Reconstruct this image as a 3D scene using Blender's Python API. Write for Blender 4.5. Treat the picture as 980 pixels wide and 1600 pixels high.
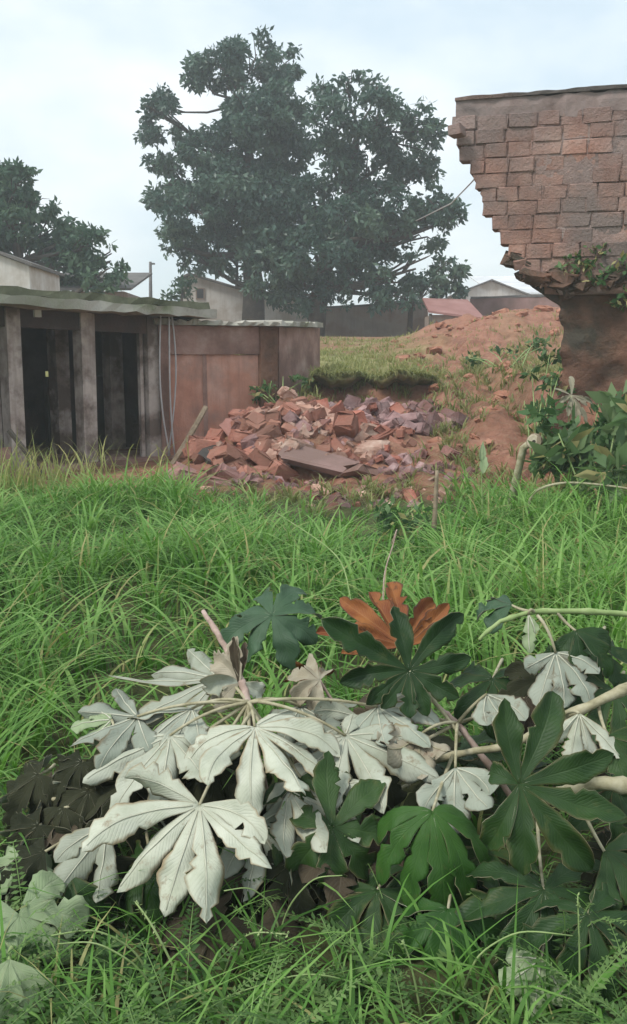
import bpy, math, random
import numpy as np
from mathutils import Vector, Matrix, Euler

for o in list(bpy.data.objects): bpy.data.objects.remove(o)
sc = bpy.context.scene
col = sc.collection
R = math.radians
rng = np.random.default_rng(7)
random.seed(7)

# ------------------------------------------------------------------ camera
CAMZ = 1.6; F = 1500.0; PITCH = math.atan(240 / F)
cd = bpy.data.cameras.new('camera'); cam = bpy.data.objects.new('camera', cd); col.objects.link(cam)
cd.sensor_fit = 'VERTICAL'; cd.sensor_height = 24; cd.lens = 24 * F / 1600
cd.clip_start = 0.05; cd.clip_end = 6000
cam.location = (0, 0, CAMZ); cam.rotation_euler = (R(90) - PITCH, 0, 0)
sc.camera = cam
cd.dof.use_dof = False

# ------------------------------------------------------------------ world / light
SUN_EL, SUN_AZ = 52, -125          # azimuth clockwise from +y: behind and to the left
w = bpy.data.worlds.new('World'); sc.world = w; w.use_nodes = True
nt = w.node_tree; N = nt.nodes; L = nt.links
for n in list(N): N.remove(n)
out = N.new('ShaderNodeOutputWorld'); bg = N.new('ShaderNodeBackground'); bg.inputs['Strength'].default_value = 0.1
sky = N.new('ShaderNodeTexSky'); sky.sky_type = 'NISHITA'; sky.sun_disc = False
sky.sun_elevation = R(SUN_EL); sky.sun_rotation = R(SUN_AZ); sky.air_density = 1.2; sky.dust_density = 2.0
tc = N.new('ShaderNodeTexCoord')
mp = N.new('ShaderNodeMapping'); mp.inputs['Scale'].default_value = (1, 1, 2.2)
no = N.new('ShaderNodeTexNoise'); no.inputs['Scale'].default_value = 2.9; no.inputs['Detail'].default_value = 5; no.inputs['Roughness'].default_value = .52
rp = N.new('ShaderNodeValToRGB')
rp.color_ramp.elements[0].position = .38; rp.color_ramp.elements[0].color = (4.6, 5.5, 6.1, 1)
rp.color_ramp.elements[1].position = .62; rp.color_ramp.elements[1].color = (7.0, 7.3, 7.4, 1)
mx = N.new('ShaderNodeMix'); mx.data_type = 'RGBA'; mx.inputs[0].default_value = .86
L.new(tc.outputs['Generated'], mp.inputs['Vector']); L.new(mp.outputs[0], no.inputs['Vector']); L.new(no.outputs['Fac'], rp.inputs[0])
L.new(sky.outputs[0], mx.inputs[6]); L.new(rp.outputs[0], mx.inputs[7])
L.new(mx.outputs[2], bg.inputs['Color']); L.new(bg.outputs[0], out.inputs[0])

sd = bpy.data.lights.new('sun', 'SUN'); sd.energy = 1.5; sd.angle = R(12); sd.color = (1, .96, .9)
so = bpy.data.objects.new('sun', sd); col.objects.link(so)
az = R(SUN_AZ); sdir = Vector((math.sin(az) * math.cos(R(SUN_EL)), math.cos(az) * math.cos(R(SUN_EL)), math.sin(R(SUN_EL))))
so.rotation_euler = sdir.to_track_quat('Z', 'Y').to_euler(); so.location = (0, 0, 30)

sc.view_settings.view_transform = 'Standard'; sc.view_settings.look = 'None'
sc.view_settings.gamma = 1; sc.view_settings.exposure = 0.8
sc.render.engine = 'CYCLES'
sc.cycles.max_bounces = 5; sc.cycles.diffuse_bounces = 3; sc.cycles.transparent_max_bounces = 6
sc.cycles.volume_bounces = 2

# ------------------------------------------------------------------ helpers
_c, _s = math.cos(PITCH), math.sin(PITCH)
def P(px, py, d):
    """a point of the place at ground distance d that the camera sees at (px, py)"""
    u = (px - 490) / F; v = (800 - py) / F
    dy = _c + v * _s; dz = -_s + v * _c
    k = d / dy
    return Vector((u * k, d, CAMZ + dz * k))
def PX(px, d): return P(px, 560, d).x

_perm = np.random.default_rng(3).random((256, 256)).astype(np.float32)
def vnoise(x, y):
    xi = np.floor(x).astype(int); yi = np.floor(y).astype(int); fx = x - xi; fy = y - yi
    fx = fx * fx * (3 - 2 * fx); fy = fy * fy * (3 - 2 * fy)
    g = lambda a, b: _perm[a & 255, b & 255]
    return (g(xi, yi) * (1 - fx) + g(xi + 1, yi) * fx) * (1 - fy) + (g(xi, yi + 1) * (1 - fx) + g(xi + 1, yi + 1) * fx) * fy - .5
def fbm(x, y, o=4):
    x = np.asarray(x, float); y = np.asarray(y, float)
    s = 0; a = 1.0
    for i in range(o):
        s = s + a * vnoise(x * 2**i + 17.3 * i, y * 2**i + 5.1 * i); a *= .5
    return s
def sst(a, b, x):
    t = np.clip((x - a) / (b - a), 0, 1); return t * t * (3 - 2 * t)
def gauss(x, y, cx, cy, sx, sy): return np.exp(-((x - cx) / sx)**2 - ((y - cy) / sy)**2)

def add(name, me, parent=None, loc=(0, 0, 0), rot=None, scale=None):
    o = bpy.data.objects.new(name, me); col.objects.link(o); o.location = loc
    if rot is not None: o.rotation_euler = rot
    if scale is not None: o.scale = scale
    if parent is not None: o.parent = parent
    return o
def tag(o, label=None, cat=None, group=None, kind=None):
    if label: o['label'] = label
    if cat: o['category'] = cat
    if group: o['group'] = group
    if kind: o['kind'] = kind
    return o
def root(name, label, cat, loc=(0, 0, 0), rz=0, group=None):
    o = add(name, None, None, loc, (0, 0, rz)); o.empty_display_size = .1
    return tag(o, label, cat, group)

class MB:
    def __init__(s): s.v = []; s.f = []; s.m = []; s.uv = None
    def quadstrip(s, rows, mi=0, closed=False):
        """rows: list of lists of points"""
        b = len(s.v); n = len(rows[0])
        for r in rows: s.v += [tuple(p) for p in r]
        for i in range(len(rows) - 1):
            for j in range(n if closed else n - 1):
                k = (j + 1) % n
                s.f.append((b + i * n + j, b + i * n + k, b + (i + 1) * n + k, b + (i + 1) * n + j)); s.m.append(mi)
        return b
    def box(s, x0, x1, y0, y1, z0, z1, mi=0, jit=0.0):
        b = len(s.v)
        for z in (z0, z1):
            for x, y in ((x0, y0), (x1, y0), (x1, y1), (x0, y1)):
                s.v.append((x + random.uniform(-jit, jit), y + random.uniform(-jit, jit), z + random.uniform(-jit, jit)))
        for q in ((3, 2, 1, 0), (4, 5, 6, 7), (0, 1, 5, 4), (1, 2, 6, 5), (2, 3, 7, 6), (3, 0, 4, 7)):
            s.f.append(tuple(b + i for i in q)); s.m.append(mi)
    def tube(s, pts, radii, n=7, mi=0, cap=True):
        pts = [Vector(p) for p in pts]; rows = []
        up = Vector((.13, .27, .95)).normalized()
        for i, p in enumerate(pts):
            t = (pts[min(i + 1, len(pts) - 1)] - pts[max(i - 1, 0)])
            t = t.normalized() if t.length > 1e-9 else Vector((0, 0, 1))
            a = t.cross(up)
            if a.length < 1e-3: a = t.cross(Vector((1, 0, 0)))
            a.normalize(); b2 = t.cross(a); r = radii[i] if hasattr(radii, '__len__') else radii
            rows.append([p + (a * math.cos(2 * math.pi * k / n) + b2 * math.sin(2 * math.pi * k / n)) * r for k in range(n)])
        b = s.quadstrip(rows, mi, True)
        if cap:
            s.f.append(tuple(b + k for k in range(n))[::-1]); s.m.append(mi)
            e = b + (len(rows) - 1) * n
            s.f.append(tuple(e + k for k in range(n))); s.m.append(mi)
    def mesh(s, name, mats, smooth=False, off=None):
        me = bpy.data.meshes.new(name)
        v = s.v
        if off is not None: v = [(a - off[0], b - off[1], c - off[2]) for a, b, c in v]
        me.from_pydata(v, [], s.f)
        for m in (mats if isinstance(mats, (list, tuple)) else [mats]): me.materials.append(m)
        me.polygons.foreach_set('material_index', s.m)
        if smooth: me.polygons.foreach_set('use_smooth', [True] * len(me.polygons))
        me.update(); return me

def np_mesh(name, V, Fq, mats, smooth=False, attr=None, tris=False):
    """V (n,3), Fq (m,4) or (m,3)"""
    me = bpy.data.meshes.new(name); k = Fq.shape[1]
    me.vertices.add(len(V)); me.vertices.foreach_set('co', V.astype(np.float32).ravel())
    me.loops.add(Fq.size); me.loops.foreach_set('vertex_index', Fq.astype(np.int32).ravel())
    me.polygons.add(len(Fq)); me.polygons.foreach_set('loop_start', np.arange(0, Fq.size, k, dtype=np.int32))
    if smooth: me.polygons.foreach_set('use_smooth', np.ones(len(Fq), bool))
    for m in (mats if isinstance(mats, (list, tuple)) else [mats]): me.materials.append(m)
    if attr is not None:
        a = me.attributes.new('tint', 'FLOAT_COLOR', 'POINT')
        c = np.ones((len(V), 4), np.float32); c[:, :attr.shape[1]] = attr; a.data.foreach_set('color', c.ravel())
    me.update(calc_edges=True); me.validate(); return me

# ------------------------------------------------------------------ materials
def bsdf(name):
    m = bpy.data.materials.new(name); m.use_nodes = True; t = m.node_tree
    return m, t, t.nodes['Principled BSDF']
def ramp(t, stops):
    r = t.nodes.new('ShaderNodeValToRGB'); e = r.color_ramp.elements
    while len(e) < len(stops): e.new(.5)
    for i, (p, c) in enumerate(stops): e[i].position = p; e[i].color = (*c, 1)
    return r
def noise(t, scale, detail=5, rough=.55, src=None):
    n = t.nodes.new('ShaderNodeTexNoise'); n.inputs['Scale'].default_value = scale; n.inputs['Detail'].default_value = detail; n.inputs['Roughness'].default_value = rough
    if src is not None: t.links.new(src, n.inputs['Vector'])
    return n
def mixc(t, fac, a, b, mode='MIX'):
    n = t.nodes.new('ShaderNodeMix'); n.data_type = 'RGBA'; n.blend_type = mode
    for sock, v in ((0, fac), (6, a), (7, b)):
        if isinstance(v, (int, float)): n.inputs[sock].default_value = v
        elif isinstance(v, tuple): n.inputs[sock].default_value = (*v, 1)
        else: t.links.new(v, n.inputs[sock])
    return n.outputs[2]
def mrange(t, src, a, b, c=0., d=1.):
    n = t.nodes.new('ShaderNodeMapRange'); t.links.new(src, n.inputs[0])
    for i, v in enumerate((a, b, c, d)): n.inputs[i + 1].default_value = v
    return n.outputs[0]
def bump(t, b, src, strength, dist):
    n = t.nodes.new('ShaderNodeBump'); n.inputs['Strength'].default_value = strength; n.inputs['Distance'].default_value = dist
    t.links.new(src, n.inputs['Height']); t.links.new(n.outputs[0], b.inputs['Normal']); return n
def pos(t): return t.nodes.new('ShaderNodeNewGeometry').outputs['Position']
def surf(name, stops, scale=3., rough=.9, bscale=30., bst=.5, bdist=.02, stain=None, stscale=.8, strange=(.45, .6), objrand=0., streak=None, topgrime=None):
    m, t, b = bsdf(name); p = pos(t)
    n1 = noise(t, scale, 7, .62, p); r = ramp(t, stops); t.links.new(n1.outputs['Fac'], r.inputs[0]); c = r.outputs[0]
    if stain:
        n2 = noise(t, stscale, 6, .6, p); c = mixc(t, mrange(t, n2.outputs['Fac'], *strange), c, stain)
    if topgrime:        # old cement wash left on the upper courses
        sz = t.nodes.new('ShaderNodeSeparateXYZ'); t.links.new(p, sz.inputs[0]); ng = noise(t, 1.6, 5, .6, p)
        ad = t.nodes.new('ShaderNodeMath'); ad.operation = 'MULTIPLY_ADD'; t.links.new(ng.outputs['Fac'], ad.inputs[0]); ad.inputs[1].default_value = 2.6; t.links.new(sz.outputs[2], ad.inputs[2])
        c = mixc(t, mrange(t, ad.outputs[0], 5.0, 6.0, 0, .85), c, topgrime)
    if streak:
        mpn = t.nodes.new('ShaderNodeMapping'); mpn.inputs['Scale'].default_value = (5, 5, .5); t.links.new(p, mpn.inputs[0])
        ns = noise(t, 1.6, 6, .65, mpn.outputs[0]); c = mixc(t, mrange(t, ns.outputs['Fac'], .48, .75, 0, .55), c, streak)
    if objrand:
        oi = t.nodes.new('ShaderNodeObjectInfo'); hsv = t.nodes.new('ShaderNodeHueSaturation')
        t.links.new(c, hsv.inputs['Color']); t.links.new(mrange(t, oi.outputs['Random'], 0, 1, 1 - objrand, 1 + objrand), hsv.inputs['Value'])
        c = hsv.outputs[0]
    t.links.new(c, b.inputs['Base Color']); b.inputs['Roughness'].default_value = rough
    b.inputs['Specular IOR Level'].default_value = .25
    n3 = noise(t, bscale, 6, .65, p); bump(t, b, n3.outputs['Fac'], bst, bdist)
    return m

M = {}
M['slab'] = surf('slab', [(.3, (.2, .19, .16)), (.5, (.38, .36, .31)), (.7, (.52, .5, .45))], 2.2, stain=(.15, .17, .09), stscale=1.1, strange=(.5, .66))
M['moss_top'] = surf('moss_top', [(.3, (.07, .075, .05)), (.55, (.13, .135, .085)), (.75, (.25, .25, .17))], 2.5)
M['column'] = surf('column', [(.3, (.28, .22, .19)), (.5, (.44, .37, .33)), (.7, (.55, .48, .44))], 3., stain=(.16, .12, .1), stscale=2., streak=(.13, .1, .085))
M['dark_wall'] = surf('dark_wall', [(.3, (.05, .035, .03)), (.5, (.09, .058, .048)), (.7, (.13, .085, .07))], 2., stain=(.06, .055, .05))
M['red_plaster'] = surf('red_plaster', [(.3, (.38, .17, .12)), (.5, (.5, .25, .18)), (.7, (.56, .34, .27))], 1.8, stain=(.3, .2, .17), stscale=1.3, strange=(.5, .68), streak=(.22, .12, .095))
M['grey_plaster'] = surf('grey_plaster', [(.3, (.19, .115, .095)), (.5, (.33, .2, .165)), (.7, (.43, .31, .26))], 2.4, stain=(.17, .1, .08))
M['adobe'] = surf('adobe', [(.25, (.24, .125, .095)), (.5, (.38, .21, .16)), (.75, (.5, .32, .25))], 3.2, stain=(.22, .17, .15), stscale=.7, strange=(.45, .62), objrand=.16, topgrime=(.27, .22, .205), bst=.9, bdist=.03)
M['mortar'] = surf('mortar', [(.3, (.12, .08, .065)), (.6, (.2, .14, .115)), (.75, (.28, .21, .18))], 4., stain=(.1, .085, .075), bst=.9, bdist=.03)
M['wall_skin'] = surf('wall_skin', [(.3, (.2, .135, .115)), (.5, (.31, .22, .19)), (.7, (.42, .33, .3))], 2.4, stain=(.38, .215, .16), stscale=1.1, strange=(.48, .62), topgrime=(.27, .22, .205), streak=(.16, .115, .1), bst=.9, bdist=.03)
M['ring_plaster'] = surf('ring_plaster', [(.3, (.19, .135, .12)), (.5, (.3, .23, .21)), (.7, (.4, .34, .32))], 2.2, stain=(.15, .12, .11), stscale=2.2, strange=(.5, .66))
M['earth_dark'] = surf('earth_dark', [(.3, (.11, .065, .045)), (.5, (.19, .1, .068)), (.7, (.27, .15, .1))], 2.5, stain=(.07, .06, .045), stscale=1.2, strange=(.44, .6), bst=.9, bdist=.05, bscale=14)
M['earth_red'] = surf('earth_red', [(.3, (.25, .11, .07)), (.5, (.36, .165, .105)), (.7, (.44, .23, .155))], 2.5, bst=.8, bdist=.04, bscale=18)
M['chunk_red'] = surf('chunk_red', [(.3, (.19, .065, .045)), (.5, (.32, .12, .085)), (.72, (.44, .21, .16))], 5., stain=(.25, .125, .09), objrand=.45, bst=.8)
M['chunk_tan'] = surf('chunk_tan', [(.3, (.28, .15, .11)), (.5, (.42, .26, .2)), (.72, (.56, .42, .34))], 5., objrand=.4, bst=.8)
M['chunk_grey'] = surf('chunk_grey', [(.3, (.17, .1, .095)), (.5, (.28, .175, .168)), (.72, (.4, .29, .275))], 5., stain=(.24, .12, .1), stscale=1.2, objrand=.4, bst=.8)
M['white_wall'] = surf('white_wall', [(.3, (.5, .49, .46)), (.6, (.66, .65, .62)), (.8, (.72, .71, .69))], .8, stain=(.42, .38, .33), bst=.2, streak=(.33, .3, .25))
M['grey_wall'] = surf('grey_wall', [(.3, (.24, .2, .165)), (.6, (.36, .3, .255)), (.8, (.45, .39, .34))], .8, stain=(.24, .17, .13), bst=.2, streak=(.18, .14, .11))
M['brown_wall'] = surf('brown_wall', [(.3, (.22, .13, .115)), (.6, (.33, .21, .19)), (.8, (.4, .28, .25))], .9, stain=(.2, .13, .11), bst=.3)
M['pink_roof'] = surf('pink_roof', [(.3, (.25, .12, .105)), (.6, (.34, .18, .16)), (.8, (.4, .24, .22))], 1.2, bst=.2)
M['zinc'] = surf('zinc', [(.3, (.5, .51, .52)), (.6, (.68, .69, .7)), (.8, (.75, .76, .77))], .7, rough=.6, bst=.1)
M['dark_roof'] = surf('dark_roof', [(.3, (.1, .095, .09)), (.6, (.17, .16, .15)), (.8, (.24, .22, .2))], 1.2, bst=.2)
M['glass_and_shade'] = surf('glass_and_shade', [(.3, (.03, .03, .03)), (.7, (.05, .05, .05))], 2, rough=.3, bst=.05)  # dark window panes, also the painted shade of the shed openings
M['bark'] = surf('bark', [(.3, (.05, .042, .035)), (.6, (.1, .085, .07)), (.8, (.16, .14, .12))], 3., bst=.9, bdist=.05, bscale=10)
M['dry_wood'] = surf('dry_wood', [(.3, (.2, .15, .1)), (.6, (.34, .27, .19)), (.8, (.45, .38, .28))], 9., bst=.4, bdist=.005)
M['stem'] = surf('stem', [(.3, (.2, .18, .1)), (.5, (.36, .33, .21)), (.75, (.48, .45, .33))], 22., bst=.3, bdist=.003, rough=.6)
M['stem_green'] = surf('stem_green', [(.3, (.16, .24, .08)), (.55, (.27, .36, .14)), (.8, (.38, .44, .22))], 14., bst=.3, bdist=.003, rough=.6)
M['stem_brown'] = surf('stem_brown', [(.3, (.24, .17, .13)), (.55, (.42, .31, .26)), (.8, (.56, .46, .4))], 25., bst=.5, bdist=.004, rough=.8)
M['vein_pale'] = surf('vein_pale', [(.3, (.42, .42, .32)), (.7, (.56, .56, .45))], 30., bst=.2, bdist=.002)
M['cut_wood'] = surf('cut_wood', [(.3, (.55, .45, .32)), (.7, (.72, .63, .48))], 40., bst=.2)
M['cable'] = surf('cable', [(.3, (.4, .38, .38)), (.7, (.55, .53, .53))], 6., rough=.6)
M['metal'] = surf('metal', [(.3, (.1, .1, .1)), (.7, (.17, .16, .15))], 6., rough=.6)
M['pale_plate'] = surf('pale_plate', [(.3, (.6, .6, .58)), (.7, (.7, .7, .68))], 6., rough=.6)

def foliage(name, dark, mid, light, trans=.35, rough=.55, spec=.3, tintamt=1.0):
    m, t, b = bsdf(name)
    a = t.nodes.new('ShaderNodeAttribute'); a.attribute_name = 'tint'; a.attribute_type = 'GEOMETRY'
    sep = t.nodes.new('ShaderNodeSeparateColor'); t.links.new(a.outputs['Color'], sep.inputs[0])
    r = ramp(t, [(.0, dark), (.5, mid), (1., light)]); t.links.new(sep.outputs[0], r.inputs[0])
    c = mixc(t, sep.outputs[1], r.outputs[0], (.42, .36, .16))        # green channel of tint: dryness
    t.links.new(c, b.inputs['Base Color']); b.inputs['Roughness'].default_value = rough; b.inputs['Specular IOR Level'].default_value = spec
    tr = t.nodes.new('ShaderNodeBsdfTranslucent')
    g = t.nodes.new('ShaderNodeHueSaturation'); g.inputs['Saturation'].default_value = 1.1; g.inputs['Value'].default_value = 1.25
    t.links.new(c, g.inputs['Color']); t.links.new(g.outputs[0], tr.inputs[0])
    ms = t.nodes.new('ShaderNodeMixShader'); ms.inputs[0].default_value = trans
    t.links.new(b.outputs[0], ms.inputs[1]); t.links.new(tr.outputs[0], ms.inputs[2])
    t.links.new(ms.outputs[0], t.nodes['Material Output'].inputs[0]); return m
M['grass'] = foliage('grass', (.03, .085, .014), (.115, .265, .045), (.28, .45, .13))
M['short_grass'] = foliage('short_grass', (.1, .14, .04), (.2, .24, .08), (.3, .31, .13))
M['weed'] = foliage('weed', (.03, .075, .018), (.085, .165, .045), (.2, .31, .1))
M['weed_long'] = foliage('weed_long', (.05, .1, .035), (.12, .2, .08), (.26, .33, .17))
M['tree_leaf'] = foliage('tree_leaf', (.024, .06, .045), (.052, .11, .076), (.115, .185, .12), trans=.3, rough=.45, spec=.5)
M['tree_leaf_far'] = foliage('tree_leaf_far', (.03, .07, .045), (.06, .12, .072), (.11, .18, .1), trans=.3)
M['bush_leaf'] = foliage('bush_leaf', (.03, .075, .022), (.065, .14, .045), (.14, .23, .09), trans=.3)

def leafmat(name, base, vein, light, rough, trans=.15, blotch=None, spec=.4, veinstr=.5, margin=None):
    """big-leaf surface: midrib and side veins from the leaf's own UVs, blotches from noise"""
    m, t, b = bsdf(name)
    uv = t.nodes.new('ShaderNodeUVMap'); sep = t.nodes.new('ShaderNodeSeparateXYZ'); t.links.new(uv.outputs[0], sep.inputs[0])
    def math_(op, a, b_=None):
        n = t.nodes.new('ShaderNodeMath'); n.operation = op
        for i, v in enumerate((a, b_)):
            if v is None: continue
            if isinstance(v, (int, float)): n.inputs[i].default_value = v
            else: t.links.new(v, n.inputs[i])
        return n.outputs[0]
    u = math_('ABSOLUTE', math_('SUBTRACT', sep.outputs[0], .5))          # 0 at midrib, .5 at the edge
    ph = math_('MULTIPLY', math_('SUBTRACT', sep.outputs[1], math_('MULTIPLY', u, .28)), 88.)
    sv = math_('POWER', math_('ABSOLUTE', math_('SINE', ph)), 10.)
    mid = mrange(t, u, .012, .045, 1., 0.)
    v = math_('MAXIMUM', mid, math_('MULTIPLY', sv, .55))
    p = pos(t); n1 = noise(t, 9., 5, .6, p)
    c = mixc(t, mrange(t, n1.outputs['Fac'], .35, .68), base, light)
    if blotch:
        n2 = noise(t, 16., 5, .7, p); c = mixc(t, mrange(t, n2.outputs['Fac'], .58, .68), c, blotch)
    c = mixc(t, math_('MULTIPLY', v, veinstr), c, vein)
    if margin:
        n4 = noise(t, 7., 4, .6, p); e_ = mrange(t, math_('ADD', u, math_('MULTIPLY', n4.outputs['Fac'], .35)), .58, .7)
        c = mixc(t, e_, c, margin)
    oi = t.nodes.new('ShaderNodeObjectInfo'); hs = t.nodes.new('ShaderNodeHueSaturation'); t.links.new(c, hs.inputs['Color'])
    t.links.new(mrange(t, oi.outputs['Random'], 0, 1, .78, 1.18), hs.inputs['Value']); t.links.new(mrange(t, oi.outputs['Random'], 0, 1, .512, .49), hs.inputs['Hue']); c = hs.outputs[0]
    t.links.new(c, b.inputs['Base Color']); b.inputs['Roughness'].default_value = rough; b.inputs['Specular IOR Level'].default_value = spec
    n3 = noise(t, 60., 3, .6, p)
    h = math_('ADD', math_('MULTIPLY', v, -.6), math_('MULTIPLY', n3.outputs['Fac'], .5))
    bump(t, b, h, .5, .004)
    tr = t.nodes.new('ShaderNodeBsdfTranslucent'); t.links.new(c, tr.inputs[0])
    ms = t.nodes.new('ShaderNodeMixShader'); ms.inputs[0].default_value = trans
    t.links.new(b.outputs[0], ms.inputs[1]); t.links.new(tr.outputs[0], ms.inputs[2])
    t.links.new(ms.outputs[0], t.nodes['Material Output'].inputs[0]); return m
M['leaf_top'] = leafmat('leaf_top', (.014, .042, .009), (.04, .08, .022), (.028, .068, .015), .52, .1, veinstr=.35, spec=.28, blotch=(.05, .075, .02), margin=(.06, .07, .02))
M['leaf_under'] = leafmat('leaf_under', (.38, .41, .31), (.5, .52, .41), (.54, .56, .46), .85, .14, veinstr=.4, blotch=(.3, .27, .19), spec=.15, margin=(.3, .25, .15))
M['leaf_under_grey'] = leafmat('leaf_under_grey', (.3, .34, .27), (.4, .42, .34), (.4, .43, .35), .85, .12, blotch=(.25, .24, .18), spec=.15, margin=(.2, .16, .1))
M['leaf_fresh'] = leafmat('leaf_fresh', (.025, .085, .012), (.06, .14, .03), (.045, .125, .02), .5, .2, veinstr=.35, spec=.28, blotch=(.07, .11, .025))
M['leaf_orange'] = leafmat('leaf_orange', (.2, .06, .022), (.4, .2, .07), (.38, .16, .04), .7, .25, blotch=(.1, .045, .02), margin=(.09, .04, .02))
M['leaf_brown'] = leafmat('leaf_brown', (.05, .036, .02), (.1, .08, .05), (.085, .064, .038), .8, .1, blotch=(.07, .045, .03))
M['leaf_tan'] = leafmat('leaf_tan', (.3, .26, .18), (.4, .36, .26), (.4, .37, .28), .85, .1, blotch=(.24, .17, .12))
M['leaf_dry_and_gap_shade'] = leafmat('leaf_dry_and_gap_shade', (.022, .026, .014), (.05, .05, .03), (.042, .045, .025), .85, .05, spec=.12)  # withered leaves, also dark filler standing in for shade in the pile
M['leaf_pale_green'] = leafmat('leaf_pale_green', (.3, .4, .2), (.42, .48, .3), (.4, .48, .28), .75, .2)
M['leaf_teal'] = leafmat('leaf_teal', (.04, .095, .042), (.08, .14, .07), (.065, .13, .06), .55, .15, veinstr=.3)

# ------------------------------------------------------------------ terrain
def masks(x, y):
    n = fbm(x * .5, y * .5, 4)
    chute = sst(1.55, 2.3, x - (y - 12) * .06 + .5 * n) * (1 - sst(3.0, 3.6, x - (y - 12) * .1 + .4 * n))
    right = sst(2.9, 3.5, x)
    left = 1 - sst(-1.2, -.3, x - (y - 15.5) * .42)
    return n, chute, right, left
def H(x, y):
    x = np.asarray(x, float); y = np.asarray(y, float)
    n, chute, right, left = masks(x, y)
    lower = .04 * n + .3 * sst(9.5, 14.5, y) * (1 - .8 * left) + .06 * fbm(x * 1.7, y * 1.7, 3)
    cen = sst(-1.9, -.9, x) * (1 - sst(1.9, 2.5, x)) * (1 - left)
    lower = lower * (1 - cen) + (np.interp(y, [9., 10.8, 12.3, 13.8, 15.6, 17], [0, .1, .38, .52, .78, .8]) + .05 * n + .07 * fbm(x * 1.7, y * 1.7, 3)) * cen
    plat = 1.22 + np.clip((y - 16), 0, 16) * .066 + np.clip(y - 32, 0, 28) * .02 + .1 * fbm(x * .35 + 9, y * .35, 4)
    plat = plat + .95 * gauss(x, y, 5.1, 25, 2.6, 2.4) + .5 * gauss(x, y, 8.5, 24, 3, 4) + .35 * gauss(x, y, 4.0, 22.5, 1.2, 1.2) * (1 + fbm(x * 2, y * 2, 3))
    yb = 16.0 + .5 * n; wd = .38 + 0 * x
    yb = yb * (1 - left) + 19.2 * left; wd = wd * (1 - left) + 1.0 * left
    yb = yb * (1 - chute) + 14.6 * chute; wd = wd * (1 - chute) + 4.2 * chute
    yb = yb * (1 - right) + 11.3 * right; wd = wd * (1 - right) + 1.9 * right
    t = sst(yb - wd, yb + wd, y)
    z = lower * (1 - t) + plat * t
    # rubble mounds, gullies in the slope, mound under the cut branches
    z = z + .30 * gauss(x, y, -.45, 13.3, 1.1, .7) + .1 * gauss(x, y, 1.25, 14.6, .95, .7)
    z = z - .3 * gauss(x, y, -.1, 11.7, .55, .4) + .3 * gauss(x, y, -.35, 14.7, .75, .9)
    rough = sst(10.2, 12, y) * (1 - sst(27, 33, y)) * (1 - left) * (1 - .5 * sst(16, 17, y) * (1 - chute))
    z = z + chute * .22 * fbm(x * 1.6, y * 1.1, 4) * sst(10, 12, y) + rough * (.22 * np.abs(fbm(x * 2.3 + 31, y * 1.8, 4)) + .07 * fbm(x * 6, y * 6, 3) - .05)
    z = z + .12 * fbm(x * .9 + 3, y * .9, 4) * sst(11, 13, y) * (1 - left)
    z = z + .16 * gauss(x, y, .2, 2.9, 1.3, .7)
    far = np.clip(np.hypot(x, y) - 90, 0, None)
    return z + .004 * far * fbm(x * .01, y * .01, 3)

def axis(lo, a, b, hi, step):
    core = np.arange(a, b + 1e-6, step); g = 1.22
    def ext(start, end, sgn):
        o = []; s = step; p = start
        while abs(p - start) < abs(end - start): s *= g; p += sgn * s; o.append(p)
        return o
    return np.array(ext(a, lo, -1)[::-1] + list(core) + ext(b, hi, 1))
gx = axis(-260, -9, 10, 260, .085); gy = axis(-120, -1, 33, 420, .085)
X, Y = np.meshgrid(gx, gy); Z = H(X, Y)
V = np.stack([X, Y, Z], -1).reshape(-1, 3)
nx = len(gx); ny = len(gy)
idx = np.arange(nx * ny).reshape(ny, nx)
Fq = np.stack([idx[:-1, :-1], idx[:-1, 1:], idx[1:, 1:], idx[1:, :-1]], -1).reshape(-1, 4)
x, y = V[:, 0], V[:, 1]
n_, chute, right, left = masks(x, y)
soilN = fbm(x * 1.3, y * 1.3, 4)
soil = np.clip(chute * sst(9.6, 11.5, y) * 1.1 + sst(10.2, 11.5, y) * (1 - sst(16.0, 16.7, y)) * (1 - .3 * right), 0, 1)
soil = np.maximum(soil, sst(.35, .75, gauss(x, y, 5.0, 25, 3.4, 3.2) + .5 * soilN))
soil = np.maximum(soil, sst(22, 27, y + 4 * soilN) * (1 - sst(60, 90, y)) * .75)
soil = np.clip(soil + soilN * .55 * (soil > .03), 0, 1)
soil = np.clip(np.maximum(soil, sst(.9, 2.6, x + 1.6 * soilN) * sst(15.5, 16.5, y) * (1 - sst(26, 30, y)) * .85), 0, 1)
dry = sst(15, 17, y)
pink = gauss(x, y, 4.2, 24, 3, 3) + .6 * gauss(x, y, 2.4, 14, 1.2, 4)
me = np_mesh('ground', V, Fq, None if False else [], True, np.stack([soil, dry, np.clip(pink, 0, 1)], -1))
m, t, b = bsdf('ground'); p = pos(t)
a = t.nodes.new('ShaderNodeAttribute'); a.attribute_name = 'tint'; sp = t.nodes.new('ShaderNodeSeparateColor'); t.links.new(a.outputs['Color'], sp.inputs[0])
n1 = noise(t, 3.2, 8, .65, p); n2 = noise(t, 11., 6, .65, p)
earth = ramp(t, [(.3, (.11, .055, .038)), (.48, (.25, .115, .073)), (.7, (.4, .21, .145))]); t.links.new(n1.outputs['Fac'], earth.inputs[0])
e2 = mixc(t, mrange(t, n2.outputs['Fac'], .5, .7, 0, .6), earth.outputs[0], (.33, .22, .15))
e2 = mixc(t, mrange(t, sp.outputs[2], 0, 1, 0, .35), e2, (.44, .23, .165))
g1 = ramp(t, [(.3, (.045, .05, .02)), (.5, (.08, .09, .035)), (.7, (.13, .12, .06))]); t.links.new(n1.outputs['Fac'], g1.inputs[0])
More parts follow.
